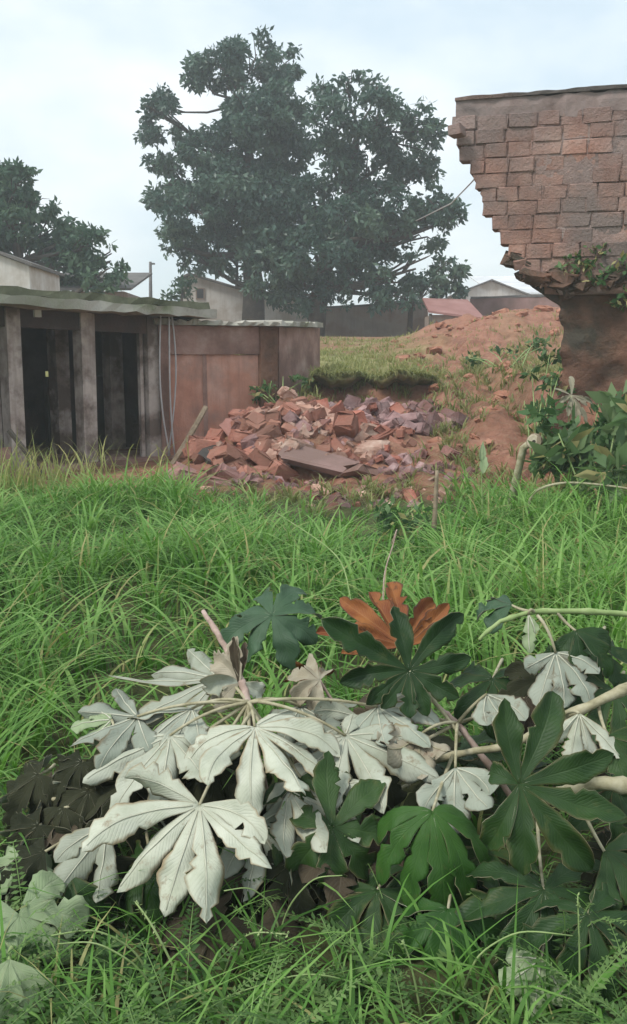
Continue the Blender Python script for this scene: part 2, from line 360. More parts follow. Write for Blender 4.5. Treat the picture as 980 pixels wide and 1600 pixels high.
g2 = ramp(t, [(.3, (.16, .17, .065)), (.5, (.25, .24, .1)), (.7, (.34, .29, .16))]); t.links.new(n1.outputs['Fac'], g2.inputs[0])
gr = mixc(t, sp.outputs[1], g1.outputs[0], g2.outputs[0])
c = mixc(t, sp.outputs[0], gr, e2)
t.links.new(c, b.inputs['Base Color']); b.inputs['Roughness'].default_value = .95; b.inputs['Specular IOR Level'].default_value = .15
n3 = noise(t, 14., 8, .7, p); bump(t, b, n3.outputs['Fac'], .9, .05)
me.materials.append(m)
tag(add('ground', me), kind='structure')

# overhanging turf lip at the edge of the collapsed bank
def turf_lip():
    mb = MB(); rows = []; n = 60
    xs = np.linspace(-.15, 2.15, n)
    for s_ in range(6):
        row = []
        for i, xx in enumerate(xs):
            k = math.sin(i / (n - 1) * math.pi)**.6 * float(np.clip(.75 + 1.3 * fbm(xx * 1.9 + 2.2, 6.6, 3), .05, 1.2))
            e = 16.05 - .62 * k + .5 * float(fbm(xx * 1.6, 4.2, 4)); ze = float(H(xx, 16.65)); zt = ze + .015
            th = (.06 + .1 * k) * (1 + 1.1 * float(fbm(xx * 4, 8.8, 3)))
            q = [(xx, 16.8, ze - .35), (xx, e + .14, zt - th - .03), (xx + .03 * float(fbm(xx * 6, 5, 2)), e, zt - th * .7), (xx, e + .03, zt - .03 + .05 * float(fbm(xx * 4, 1.2, 3))), (xx, e + .25, zt + .015), (xx, 17.0, float(H(xx, 17.0)) - .03)][s_]
            row.append(q)
        rows.append(row)
    mb.quadstrip(rows)
    return mb
mm = surf('turf', [(.3, (.09, .1, .035)), (.5, (.16, .15, .06)), (.7, (.25, .17, .09))], 5., bst=.9, bdist=.05, bscale=16)
tag(add('turf_edge', turf_lip().mesh('turf_edge', mm, True)), kind='structure')

# ------------------------------------------------------------------ ruined veranda building (left)
A = Vector((-4.16, 13.0, 0)); ang = math.atan2(2.6, 2.51)
bl = root('ruined_building', 'abandoned open-fronted building with mossy flat concrete roof on bare columns', 'building', A, ang)
def part(name, mat, parent, *boxes, jit=.006, smooth=False):
    mb = MB()
    for bx in boxes: mb.box(*bx, jit=jit)
    return add(name, mb.mesh(name, mat, smooth), parent)
def rough_box(name, mat, parent, x0, x1, y0, y1, z0, z1, n=14, amp=.02, tilt=0., edge='all'):
    """box cut into segments along x with crumbled edges; tilt lowers z along x"""
    mb = MB(); rows = []
    for i in range(n + 1):
        f = i / n; xx = x0 + (x1 - x0) * f; dz = -tilt * (xx - x0)
        r_ = lambda: random.uniform(-amp, amp)
        rows.append([(xx, y0 + r_(), z0 + dz + r_()), (xx, y0 + r_(), z1 + dz + r_() * .6), (xx, y1, z1 + dz), (xx, y1, z0 + dz)])
    b0 = mb.quadstrip(rows, 0, True)
    mb.f.append((b0, b0 + 1, b0 + 2, b0 + 3)); mb.m.append(0)
    e = b0 + n * 4; mb.f.append((e + 3, e + 2, e + 1, e)); mb.m.append(0)
    return add(name, mb.mesh(name, mat), parent)
part('floor', M['grey_plaster'], bl, (-4.2, 3.4, -.1, 3.3, -.3, .1))
rf = rough_box('roof', M['slab'], bl, -4.3, 3.35, -.5, 3.6, 2.38, 2.50, 40, .022, .022)
rough_box('roof_kerb', M['moss_top'], rf, -4.3, 3.3, -.36, -.12, 2.495, 2.61, 40, .03, .022)
rough_box('moss_cover', M['moss_top'], rf, -4.25, 3.28, -.14, 3.5, 2.49, 2.545, 30, .02, .022)
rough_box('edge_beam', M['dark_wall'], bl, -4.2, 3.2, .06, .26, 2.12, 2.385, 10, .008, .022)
for lx in (-2.1, -.95, .2, 1.36, 2.52):
    part('column', M['column'], bl, (lx - .11, lx + .11, .03, .25, .05, 2.37 - .022 * (lx + 4.3)), jit=.012)
for lx in (-.6, .55, 1.75, 2.75):
    part('column', M['column'], bl, (lx - .12, lx + .12, 1.35, 1.6, .05, 2.37 - .022 * (lx + 4.3)), jit=.01)
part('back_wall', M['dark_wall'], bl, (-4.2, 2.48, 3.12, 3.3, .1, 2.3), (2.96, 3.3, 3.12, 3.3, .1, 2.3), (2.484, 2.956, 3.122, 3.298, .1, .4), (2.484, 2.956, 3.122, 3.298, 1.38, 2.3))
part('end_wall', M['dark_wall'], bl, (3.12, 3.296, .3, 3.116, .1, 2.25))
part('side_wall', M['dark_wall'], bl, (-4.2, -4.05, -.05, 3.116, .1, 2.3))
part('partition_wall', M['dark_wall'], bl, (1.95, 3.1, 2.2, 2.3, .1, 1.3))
part('low_wall', M['grey_plaster'], bl, (-1.3, -.1, -.3, -.14, -.1, .42), jit=.03)
part('door_frame', M['column'], bl, (2.30, 2.37, .1, .17, .1, 2.1), jit=.01)
part('wall_plate', M['pale_plate'], bl, (.52, .62, .01, .055, 2.16, 2.27), jit=.002)
# cables hanging from the roof end
for k, (x0_, x1_, y0_, sag) in enumerate(((2.5, 2.62, -.2, -.12), (2.62, 2.68, -.24, -.06), (2.7, 2.6, -.18, .1))):
    mb = MB(); pts = []
    for i in range(13):
        f = i / 12; pts.append((x0_ + (x1_ - x0_) * f + sag * math.sin(f * math.pi), y0_ - .02 * math.sin(f * 5), 2.36 - f * 2.25))
    mb.tube(pts, .013, 6); add('hanging_cable', mb.mesh('hanging_cable', M['cable'], True), bl)

# red plastered wall with a thin slab on top
def wall_strip(mb, p0, p1, z0a, z0b, z1a, z1b, th, n=10, amp=.01, mi=0):
    d = Vector((p1[0] - p0[0], p1[1] - p0[1], 0)).normalized(); nrm = Vector((-d.y, d.x, 0))
    rows = []
    for i in range(n + 1):
        f = i / n; q = Vector((p0[0] + (p1[0] - p0[0]) * f, p0[1] + (p1[1] - p0[1]) * f, 0)); r_ = lambda: random.uniform(-amp, amp)
        za = z0a + (z0b - z0a) * f; zb = z1a + (z1b - z1a) * f
        rows.append([(q.x + r_(), q.y + r_(), za), (q.x + r_(), q.y + r_(), zb + r_()), (q.x + nrm.x * th, q.y + nrm.y * th, zb + r_()), (q.x + nrm.x * th, q.y + nrm.y * th, za)])
    b0 = mb.quadstrip(rows, mi, True)
    mb.f.append((b0, b0 + 1, b0 + 2, b0 + 3)); mb.m.append(mi); e = b0 + n * 4; mb.f.append((e + 3, e + 2, e + 1, e)); mb.m.append(mi)
rw0 = Vector((-2.3, 14.8, 0))
rw = root('red_plaster_wall', 'reddish plastered ruined wall with thin grey slab beside the rubble', 'wall', rw0)
def wpart(name, mat, *a, **k):
    mb = MB(); wall_strip(mb, *a, **k); return add(name, mb.mesh(name, mat, off=rw0), rw)
wpart('wall_panel', M['red_plaster'], (-2.27, 14.93), (-.84, 15.5), -.1, 0, 1.66, 1.66, .2)
wpart('lintel', M['grey_plaster'], (-2.26, 14.88), (-.85, 15.45), 1.663, 1.663, 2.1, 2.1, .28)
wpart('pilaster', M['grey_plaster'], (-1.72, 15.135), (-1.66, 15.158), -.1, -.1, 1.66, 1.66, .1, n=3)
wpart('pilaster', M['grey_plaster'], (-2.34, 14.83), (-2.23, 14.87), -.1, -.1, 2.1, 2.1, .22, n=3)
wpart('end_pier', M['earth_dark'], (-.845, 15.42), (-.56, 15.65), .1, .2, 2.1, 2.1, .25, n=4, amp=.02)
wpart('rear_wall', M['grey_plaster'], (-.555, 15.75), (.12, 17.5), .5, 1.0, 2.1, 2.14, .2)
wpart('top_slab', M['slab'], (-2.38, 14.72), (-.5, 15.42), 2.104, 2.104, 2.18, 2.165, 1.1, n=30, amp=.03)
wpart('top_slab', M['slab'], (-.497, 15.44), (.16, 17.4), 2.106, 2.146, 2.178, 2.215, .7, n=20, amp=.03)
mb = MB(); mb.tube([P(268, 728, 14.0), P(292, 690, 14.2), P(322, 636, 14.55)], [.045, .045, .04], 6)
o = P(268, 728, 14.0); tag(add('leaning_plank', mb.mesh('leaning_plank', M['dry_wood'], off=o), loc=o), 'weathered pole leaning against the red plastered wall', 'pole')
mb = MB(); mb.tube([P(14, 672, 11.6), P(40, 705, 11.6), P(66, 742, 11.6)], [.035, .035, .03], 6)
o = P(66, 742, 11.6); tag(add('dark_rail', mb.mesh('dark_rail', M['bark'], off=o), loc=o), 'dark broken pole slanting in front of the leftmost column', 'pole')

# ------------------------------------------------------------------ broken adobe wall (right)
bw0 = Vector((3.9, 12.0, float(H(3.9, 12.0))))
WL = P(716, 160, 12.5); WR = P(970, 141, 11.95)
bw = root('adobe_wall', 'tall broken adobe brick wall with jagged left edge standing on an undercut earth pillar', 'wall', bw0)
wd_ = Vector((WR.x - WL.x, WR.y - WL.y, 0)).normalized(); wn = Vector((wd_.y, -wd_.x, 0))   # wn towards the camera
ztop = WL.z; Ltot = 3.7
prof = [(ztop, .0), (P(712, 205, 12.5).z, -.03), (P(728, 240, 12.5).z, .06), (P(750, 290, 12.5).z, .22), (P(768, 340, 12.4).z, .4), (P(788, 372, 12.4).z, .56), (P(802, 405, 12.4).z, .68), (P(822, 428, 12.3).z, .84), (P(862, 446, 12.3).z, 1.17), (P(878, 470, 12.3).z, 1.3), (P(880, 560, 12.3).z, 1.3), (.4, 1.35)]
def left_at(z):
    for (z1, s1), (z2, s2) in zip(prof[:-1], prof[1:]):
        if z2 <= z <= z1: return s1 + (s2 - s1) * (z1 - z) / (z1 - z2)
    return 0 if z > ztop else 1.35
def WP(s, z, o=0): return Vector((WL.x + wd_.x * s + wn.x * o, WL.y + wd_.y * s + wn.y * o, z))
# core (mortar) as one mesh, stepped left edge
mb = MB(); rows = []
zs = np.linspace(ztop - .2, P(878, 462, 12.3).z, 44)
rowsf = []
for z in zs:
    l = left_at(z) + .05 + .03 * random.uniform(-1, 1); r = []
    ss = [l + (Ltot - l) * k / 70 for k in range(71)]
    r += [WP(s, z, .024 + .035 * float(fbm(s * 1.5, z * 1.7, 4)) + .006 * random.uniform(-1, 1)) for s in ss] + [WP(s, z, -.24) for s in ss[::-1]]
    rowsf.append(r)
b0 = mb.quadstrip(rowsf[::-1], 0, True)
mb.f.append(tuple(b0 + k for k in range(142))[::-1]); mb.m.append(0); e = b0 + 43 * 142; mb.f.append(tuple(e + k for k in range(142))); mb.m.append(0)
core = add('mortar_core', mb.mesh('mortar_core', M['wall_skin'], True, off=bw0), bw)
# ring beam of grey render on top
mb = MB(); rows = []
n = 34
for i in range(n + 1):
    s = -.02 + (Ltot + .02) * i / n; r_ = lambda a=.012: random.uniform(-a, a)
    zb = ztop - .25 + .13 * float(fbm(s * 2.2, 3.3, 3))
    rows.append([WP(s, zb, .035 + r_()), WP(s, ztop - .1, .05 + r_()), WP(s, ztop + r_(.02), .045 + r_()), WP(s, ztop + r_(), -.27), WP(s, zb, -.27)])
b0 = mb.quadstrip(rows, 0, True); mb.f.append(tuple(b0 + k for k in range(5))); mb.m.append(0); e = b0 + n * 5; mb.f.append(tuple(e + k for k in range(5))[::-1]); mb.m.append(0)
add('render_band', mb.mesh('render_band', M['ring_plaster'], off=bw0), bw)
mb = MB(); rows = []
for i in range(n + 1):
    s = -.03 + (Ltot + .03) * i / n; r_ = lambda a=.008: random.uniform(-a, a)
    rows.append([WP(s, ztop + .004, .075 + r_()), WP(s, ztop + .045 + r_(), .07 + r_()), WP(s, ztop + .05 + r_(), -.3), WP(s, ztop + .004, -.3)])
b0 = mb.quadstrip(rows, 0, True); mb.f.append((b0, b0 + 1, b0 + 2, b0 + 3)); mb.m.append(0); e = b0 + n * 4; mb.f.append((e + 3, e + 2, e + 1, e)); mb.m.append(0)
add('coping', mb.mesh('coping', M['mortar'], off=bw0), bw)
# bricks
def chunk_mesh(name, mat, seed, sub=2, amp=.12, bev=.12):
    rr = random.Random(seed); mb = MB()
    # bevelled, slightly battered block of unit size
    g = [-.5, -.5 + bev, .5 - bev, .5]; vid = {}
    def vv(i, j, k):
        key = (i, j, k)
        if key not in vid:
            e = sum(1 for q in key if q in (0, 3))
            c = [g[i], g[j], g[k]]
            if e >= 2: c = [q * (.5 - bev * .45) / .5 if abs(abs(q) - .5) < 1e-6 else q for q in c]
            vid[key] = len(mb.v); mb.v.append(tuple(q + rr.uniform(-amp, amp) * .3 for q in c))
        return vid[key]
    for ax in range(3):
        for side in (0, 3):
            for i in range(3):
                for j in range(3):
                    q = []
                    for (a_, b_) in ((i, j), (i + 1, j), (i + 1, j + 1), (i, j + 1)):
                        k = [0, 0, 0]; k[ax] = side; k[(ax + 1) % 3] = a_; k[(ax + 2) % 3] = b_; q.append(vv(*k))
                    mb.f.append(tuple(q if side == 3 else q[::-1])); mb.m.append(0)
    return mb.mesh(name, mat)
bricks = [chunk_mesh('brick', M['adobe'], i, amp=.14, bev=.05) for i in range(6)]
CH = .172; BLn = .36; zc = ztop - .18 - CH / 2; row = 0
wrot = math.atan2(wd_.y, wd_.x)
while zc > P(850, 455, 12.3).z:
    s = left_at(zc) + random.uniform(-.05, .06)
    if row % 2: s -= .0
    first = True
    while s < Ltot - .2:
        ln = BLn * random.uniform(.7, 1.12) * (.6 if first and row % 2 else 1); first = False
        c = WP(s + ln / 2, zc + random.uniform(-.014, .014), -.08 + random.uniform(-.012, .012))
        add('brick', random.choice(bricks), bw, c - bw0, (random.uniform(-.012, .012), random.uniform(-.02, .02), wrot + random.uniform(-.012, .012)), (ln - .012, .24, CH - .006))
        s += ln
    zc -= CH; row += 1
# undercut earth pillar below the wall
mb = MB(); rows = []
zt_ = P(878, 452, 12.3).z; nz = 44
for i in range(nz + 1):
    f = i / nz; z = zt_ + .05 - f * (zt_ + .05 - .6)
    l = 1.27 + .24 * float(fbm(z * 2.6, 1.1, 4)) - .3 * max(0, 1 - f * 5)**2 + .1 * f; r = []
    back = -.02 - .16 * math.sin(min(1, f * 1.6) * math.pi * .5)
    for k in range(25):
        s = l + (Ltot - l) * k / 24
        r.append(WP(s, z, back + .26 * float(fbm(s * 2.6, z * 2.3, 4)) + .25 * max(0, f - .7)))
    for k in range(24, -1, -6): r.append(WP(l + (Ltot - l) * k / 24, z, -.5 - .1 * f))
    rows.append(r)
nn = len(rows[0]); b0 = mb.quadstrip(rows[::-1], 0, True); e = b0 + nz * nn; mb.f.append(tuple(e + k for k in range(nn))); mb.m.append(0)
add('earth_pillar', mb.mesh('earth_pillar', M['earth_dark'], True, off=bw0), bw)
for (px, py, sx) in ((812, 412, .12), (832, 428, .2), (850, 436, .16), (714, 205, .12), (868, 452, .22)):
    c = P(px, py, 12.3); add('brick', random.choice(bricks), bw, c - bw0, (random.uniform(-.3, .3), random.uniform(-.3, .3), wrot + random.uniform(-.3, .3)), (sx * 1.3, .2, .12))

kd = [chunk_mesh('brick', M['earth_dark'], 200 + i, amp=.7, bev=.2) for i in range(4)]  # dark fringe under the wall: moss and underside shade put into the chunk colour
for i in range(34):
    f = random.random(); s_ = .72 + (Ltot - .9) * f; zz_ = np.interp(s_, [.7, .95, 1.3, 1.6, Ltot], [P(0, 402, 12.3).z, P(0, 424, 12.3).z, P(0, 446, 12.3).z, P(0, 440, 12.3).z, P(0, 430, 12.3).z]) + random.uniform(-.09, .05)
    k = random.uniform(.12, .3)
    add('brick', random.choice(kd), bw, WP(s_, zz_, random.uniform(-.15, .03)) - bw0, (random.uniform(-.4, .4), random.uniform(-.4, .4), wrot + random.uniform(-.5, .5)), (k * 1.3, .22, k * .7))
# wire from the wall towards the tree
mb = MB(); mb.tube([P(752, 268, 12.45), P(735, 287, 14), P(705, 318, 18), P(650, 345, 30)], .012, 5)
o = P(752, 268, 12.45); tag(add('wire', mb.mesh('wire', M['cable'], True, off=o), loc=o), 'thin wire running from the broken wall edge towards the big tree', 'wire')

# ------------------------------------------------------------------ rubble
def place_chunks(parent, base, kinds, n, cx, cy, rx, ry, smin, smax, flat=.6, thr=0.):
    for i in range(n):
        while True:
            a_, r_ = random.uniform(0, 2 * math.pi), math.sqrt(random.random())
            xx = cx + rx * r_ * math.cos(a_); yy = cy + ry * r_ * math.sin(a_)
            break
        s = random.uniform(smin, smax) * (1.25 if random.random() < .15 else 1)
        z = float(H(xx, yy)) + s * random.uniform(-.22, .25)
        add('brick', random.choice(kinds), parent, Vector((xx, yy, z)) - base,
            (random.uniform(-.7, .7), random.uniform(-.7, .7), random.uniform(0, 6.28)), (s * random.uniform(.9, 1.6), s * random.uniform(.65, 1.), s * random.uniform(.5, .9)))
kr = [chunk_mesh('brick', M['chunk_red'], 20 + i, amp=.36, bev=.13) for i in range(6)]
kg = [chunk_mesh('brick', M['chunk_grey'], 40 + i, amp=.36, bev=.13) for i in range(6)]
kt = [chunk_mesh('brick', M['chunk_tan'], 80 + i, amp=.42, bev=.16) for i in range(4)]
b1 = Vector((-.4, 13.3, float(H(-.4, 13.3))))
h1 = root('rubble_heap', 'heap of broken red bricks and pale plaster in front of the red wall', 'rubble', b1)
place_chunks(h1, b1, kr, 80, -.35, 13.2, 1.3, .85, .07, .3)
place_chunks(h1, b1, kt, 40, -.2, 12.9, 1.3, .8, .06, .3)
place_chunks(h1, b1, kr + kt, 45, -.35, 14.4, .8, .6, .07, .26)
place_chunks(h1, b1, kg, 30, -.5, 13.0, 1.2, .7, .1, .22)
place_chunks(h1, b1, kr, 50, -1.0, 12.2, .8, .7, .08, .28)
place_chunks(h1, b1, kg, 40, -.9, 11.6, .9, .5, .07, .24)
place_chunks(h1, b1, kr, 40, .6, 13.5, .8, .5, .08, .2)
b2 = Vector((1.2, 15.0, float(H(1.2, 15.0))))
h2 = root('rubble_heap', 'heap of purplish grey broken bricks below the overhanging turf edge', 'rubble', b2)
place_chunks(h2, b2, kg, 170, 1.1, 14.5, 1.05, .75, .07, .24)
place_chunks(h2, b2, kr, 25, .8, 14.4, .9, .4, .08, .18)
b3 = Vector((1.4, 11.6, float(H(1.4, 11.6))))
h3 = root('rubble_heap', 'small scatter of beige brick fragments between grass and thin stake', 'rubble', b3)
place_chunks(h3, b3, kg, 40, 1.35, 11.8, .75, .55, .07, .17)
place_chunks(h3, b3, kr, 16, 1.2, 12.4, .9, .5, .07, .17)
b5 = Vector((.1, 10.6, float(H(.1, 10.6))))
h5 = root('rubble_heap', 'sparse small brick crumbs on bare soil between the grass and the red brick heap', 'rubble', b5)
place_chunks(h5, b5, kr + kt + kg, 110, .1, 10.7, 1.7, .9, .03, .14)
# loose clods on the earth slope
kc = [chunk_mesh('clod', M['earth_red'], 60 + i, amp=.5, bev=.3) for i in range(5)]
b4 = Vector((2.6, 16, float(H(2.6, 16))))
h4 = root('clod_scatter', 'loose reddish clods scattered down the bare earth slope', 'earth clods', b4)
for i in range(110):
    yy = random.uniform(11.5, 25); xx = random.gauss(2.3 + (yy - 12) * .17, .55 + (yy - 11) * .07); s = random.choice((.06, .08, .1, .12, .16, .24)) * (1 + (yy - 12) * .03)
    add('clod', random.choice(kc), h4, Vector((xx, yy, float(H(xx, yy)) + s * .08)) - b4, (random.uniform(-.4, .4), random.uniform(-.4, .4), random.uniform(0, 6.3)), (s * 1.4, s, s * .6))
# tilted fallen slab with hollow below
def slab_thing(name, label, mat, c, size, rot, seed):
    rr = random.Random(seed); mb = MB(); n = 12; top = []; bot = []
    for k in range(n):
        a_ = 2 * math.pi * k / n; q = 1 / max(abs(math.cos(a_)), abs(math.sin(a_)))**.97 * rr.uniform(.88, 1.05)
        xx, yy = math.cos(a_) * q * size[0] / 2, math.sin(a_) * q * size[1] / 2
        top.append((xx, yy, size[2] / 2 + rr.uniform(-.012, .012))); bot.append((xx * .97 + rr.uniform(-.02, .02), yy * .95, -size[2] / 2))
    b0 = mb.quadstrip([bot, top], 0, True)
    mb.f.append(tuple(b0 + n + k for k in range(n))); mb.m.append(0); mb.f.append(tuple(b0 + k for k in range(n))[::-1]); mb.m.append(0)
    return tag(add(name, mb.mesh(name, mat), None, c, rot), label, 'slab')
tag(add('fallen_slab', chunk_mesh('fallen_slab', M['brown_wall'], 77, amp=.4, bev=.08), None, P(500, 722, 12.0), (R(16), R(12), R(-14)), (.85, .42, .11)), 'tilted broken wall slab over a dark hollow in the rubble', 'slab')
tag(add('fallen_slab', chunk_mesh('fallen_slab', M['grey_plaster'], 78, amp=.5, bev=.12), None, P(575, 742, 11.7), (R(-12), R(18), R(35)), (.5, .36, .12)), 'smaller broken slab lying right of the tilted slab in the rubble', 'slab')
slab_thing('fallen_slab', 'dark flat slab fragment beside the foot of the leaning pole', M['dark_wall'], P(345, 712, 12.6), (.55, .5, .07), (R(20), R(-8), R(30)), 5)
slab_thing('fallen_slab', 'pale plaster fragment lying upright among the red bricks', M['white_wall'], P(497, 684, 12.9), (.14, .34, .05), (R(55), R(10), R(20)), 8)
mb = MB(); mb.tube([P(530, 757, 11.7), P(575, 771, 11.6)], [.022, .025], 6)
o = P(530, 757, 11.7); tag(add('pale_stick', mb.mesh('pale_stick', M['cut_wood'], off=o), loc=o), 'short pale stick lying under the fallen slab', 'stick')

# ------------------------------------------------------------------ far buildings
def house(name, label, cx, cy, w_, d_, zb, zw, zr, wall, roof, rz=0, win=(), over=.25, cat='house', ridge='x'):
    r0 = root(name, label, cat, (cx, cy, zb), rz)
    hw, hd, hz = w_ / 2, d_ / 2, zw - zb; rh = zr - zb
    mb = MB(); mb.box(-hw, hw, -hd, hd, -.5, hz)
    if ridge == 'y':        # gable faces the camera
        b0 = len(mb.v); mb.v += [(-hw, -hd, hz), (hw, -hd, hz), (0, -hd, rh), (-hw, hd, hz), (hw, hd, hz), (0, hd, rh)]
        mb.f += [(b0, b0 + 1, b0 + 2), (b0 + 4, b0 + 3, b0 + 5)]; mb.m += [0, 0]
    add('wall', mb.mesh('wall', wall), r0)
    mb = MB(); th = .08
    if ridge == 'y':
        k = over; sl = (rh - hz) / hw
        for s in (-1, 1):
            mb.quadstrip([[(0, -hd - k, rh + .02), (0, hd + k, rh + .02), (0, hd + k, rh + th + .02), (0, -hd - k, rh + th + .02)], [(s * (hw + k), -hd - k, hz - sl * k + .02), (s * (hw + k), hd + k, hz - sl * k + .02), (s * (hw + k), hd + k, hz - sl * k + th + .02), (s * (hw + k), -hd - k, hz - sl * k + th + .02)]], 0, True)
            b_ = len(mb.v) - 4; mb.f.append((b_, b_ + 1, b_ + 2, b_ + 3)); mb.m.append(0)
    else:                   # pent roof rising to the back / flat
        mb.quadstrip([[(-hw - over, -hd - over, hz + .01), (hw + over, -hd - over, hz + .01), (hw + over, -hd - over, hz + .01 + th), (-hw - over, -hd - over, hz + .01 + th)], [(-hw - over, hd + over, rh + .01), (hw + over, hd + over, rh + .01), (hw + over, hd + over, rh + .01 + th), (-hw - over, hd + over, rh + .01 + th)]], 0, True)
        b_ = len(mb.v) - 8; mb.f += [(b_, b_ + 1, b_ + 2, b_ + 3), (b_ + 7, b_ + 6, b_ + 5, b_ + 4)]; mb.m += [0, 0]
    add('roof', mb.mesh('roof', roof), r0)
    for (x0, x1, z0, z1) in win:
        fr = part('window', M['grey_wall'], r0, (x0 - .06, x1 + .06, -hd - .05, -hd - .003, z0 - .06, z1 + .06))
        part('pane', M['glass_and_shade'], fr, (x0, x1, -hd - .056, -hd - .04, z0, z1))
    return r0
# whitewashed house behind the tree trunk: gable roofline falls to the right
c = P(290, 560, 47)
zb = float(H(-3.5, 47))
hx0, hx1 = PX(284, 47), PX(482, 47)
r0 = root('white_house', 'pale whitewashed house with sloping roof behind the ruin and tree trunk', 'house', ((hx0 + hx1) / 2, 47, zb))
mb = MB(); o = r0.location
pts = [(hx0, P(284, 440, 47).z), (PX(300, 47), P(300, 430, 47).z), (PX(372, 47), P(372, 452, 47).z), (hx1, P(482, 470, 47).z)]
fr_ = [(x_ - o.x, 0, -.5) for x_, z_ in pts] ; rows = [[(x_ - o.x, 0, -.5) for x_, z_ in pts], [(x_ - o.x, 0, z_ - o.z) for x_, z_ in pts], [(x_ - o.x, 6, z_ - o.z) for x_, z_ in pts], [(x_ - o.x, 6, -.5) for x_, z_ in pts]]
mb.quadstrip(rows, 0)
for k in (0, 3):
    b0 = len(mb.v); mb.v += [rows[q][k] for q in range(4)]; mb.f.append((b0, b0 + 1, b0 + 2, b0 + 3)); mb.m.append(0)
add('wall', mb.mesh('wall', M['white_wall']), r0)
mb = MB(); mb.quadstrip([[(x_ - o.x + dx, yy, z_ - o.z + dz) for (x_, z_), dx in zip(pts, (-.2, 0, 0, .2))] for yy, dz in ((-.25, .02), (-.25, .11), (6.2, .11), (6.2, .02), (-.25, .02))])
add('roof', mb.mesh('roof', M['dark_roof']), r0)
part('pane', M['glass_and_shade'], part('window', M['grey_wall'], r0, (PX(308, 47) - o.x, PX(322, 47) - o.x, -.05, -.004, P(0, 468, 47).z - o.z, P(0, 450, 47).z - o.z)), (PX(310, 47) - o.x, PX(320, 47) - o.x, -.06, -.045, P(0, 466, 47).z - o.z, P(0, 452, 47).z - o.z))
# compound wall
def long_wall(name, label, px0, px1, d0, d1, pyt0, pyt1, mat, cap=None, th=.2, n=1):
    a_ = P(px0, pyt0, d0); b_ = P(px1, pyt1, d1); base = Vector(((a_.x + b_.x) / 2, (a_.y + b_.y) / 2, float(H((a_.x + b_.x) / 2, (a_.y + b_.y) / 2))))
    r0 = root(name, label, 'wall', base); mb = MB()
    wall_strip(mb, a_, b_, base.z - .9, base.z - .9, a_.z, b_.z, th, 16, .015)
    add('wall_face', mb.mesh('wall_face', mat, off=base), r0)
    mb = MB(); k = Vector((0, -.04, 0)); wall_strip(mb, a_ + k, b_ + k, a_.z + .003, b_.z + .003, a_.z + .09, b_.z + .09, th + .08, 16, .01)
    add('coping', mb.mesh('coping', cap or M['dark_roof'], off=base), r0)
    return r0
long_wall('compound_wall', 'low grey compound wall under the tree crown in the middle distance', 498, 668, 46, 44, 482, 474, M['grey_wall'])
long_wall('compound_wall', 'reddish brown boundary wall with dark coping behind the earth mound', 735, 905, 44, 40, 467, 462, M['brown_wall'], M['dark_roof'])
# small pink-roofed shed
sx0, sx1 = PX(672, 37), PX(738, 37); zb = float(H((sx0 + sx1) / 2, 38))
r0 = root('shed', 'small half-collapsed shed with pink sloping roof above the grassy bank', 'shed', ((sx0 + sx1) / 2, 38, zb)); o = r0.location
hw = (sx1 - sx0) / 2
part('wall', M['grey_wall'], r0, (-hw, hw, -1, 1, -.4, P(0, 492, 37).z - o.z))
mb = MB(); z1 = P(0, 466, 38).z - o.z; z0_ = P(0, 490, 37).z - o.z
mb.quadstrip([[(-hw - .1, 1.1, z1), (hw + .1, 1.1, z1 - .06), (hw + .1, 1.1, z1 + .02), (-hw - .1, 1.1, z1 + .08)], [(-hw - .1, -1.2, z0_ + .02), (hw + .4, -1.2, z0_ - .25), (hw + .4, -1.2, z0_ - .17), (-hw - .1, -1.2, z0_ + .1)]], 0, True)
b_ = len(mb.v) - 4; mb.f.append((b_, b_ + 1, b_ + 2, b_ + 3)); mb.m.append(0)
add('roof', mb.mesh('roof', M['pink_roof']), r0)
part('post', M['bark'], r0, (-hw - .08, -hw + .04, -1.12, -1.01, -.4, z0_), jit=.01)
for q in (-.5, .25): part('opening_shade', M['glass_and_shade'], r0, (q, q + .35, -1.03, -1.004, -.3, .35))  # solid dark panels on the wall, painting the shade inside open gaps
# far white houses
zf = float(H(16, 62))
house('white_house', 'distant white gabled house with grey roof edge between wall and tree', PX(762, 62), 64, PX(818, 62) - PX(706, 62), 5, zf, P(0, 462, 62).z, P(0, 440, 62).z, M['white_wall'], M['dark_roof'], ridge='y', over=.25)
house('metal_roof_house', 'distant building with bright zinc roof beside the undercut pillar', PX(850, 70), 76, PX(925, 70) - PX(775, 70), 10, zf, P(0, 458, 70).z, P(0, 424, 76).z, M['white_wall'], M['zinc'], ridge='x', over=.3)
# small house behind the ruin roof at far left
house('pink_house', 'small pinkish house peeping over the ruined roof at far left', PX(5, 26), 27, 1.9, 3, float(H(-9, 27)), P(0, 418, 26).z, P(0, 397, 26).z, M['white_wall'], M['dark_roof'], ridge='y', over=.12)
house('grey_roof_house', 'low house with grey roof just above the ruined slab', PX(105, 33), 36, 3.6, 4, float(H(-9, 34)), P(0, 452, 33).z, P(0, 425, 37).z, M['grey_wall'], M['dark_roof'], ridge='x', over=.3)
# utility pole
bp = P(238, 560, 42); bp.z = float(H(bp.x, 42)); zt = P(238, 409, 42).z
mb = MB(); mb.tube([(0, 0, -.4), (0, 0, (zt - bp.z) * .5), (.03, 0, zt - bp.z)], [.09, .08, .06], 8)
up = root('utility_pole', 'thin dark pole standing alone against the sky left of the tree', 'pole', bp)
add('post', mb.mesh('post', M['metal'], True), up)
mb = MB(); mb.box(0, .22, -.03, .03, zt - bp.z - .12, zt - bp.z - .05); add('bracket', mb.mesh('bracket', M['metal']), up)

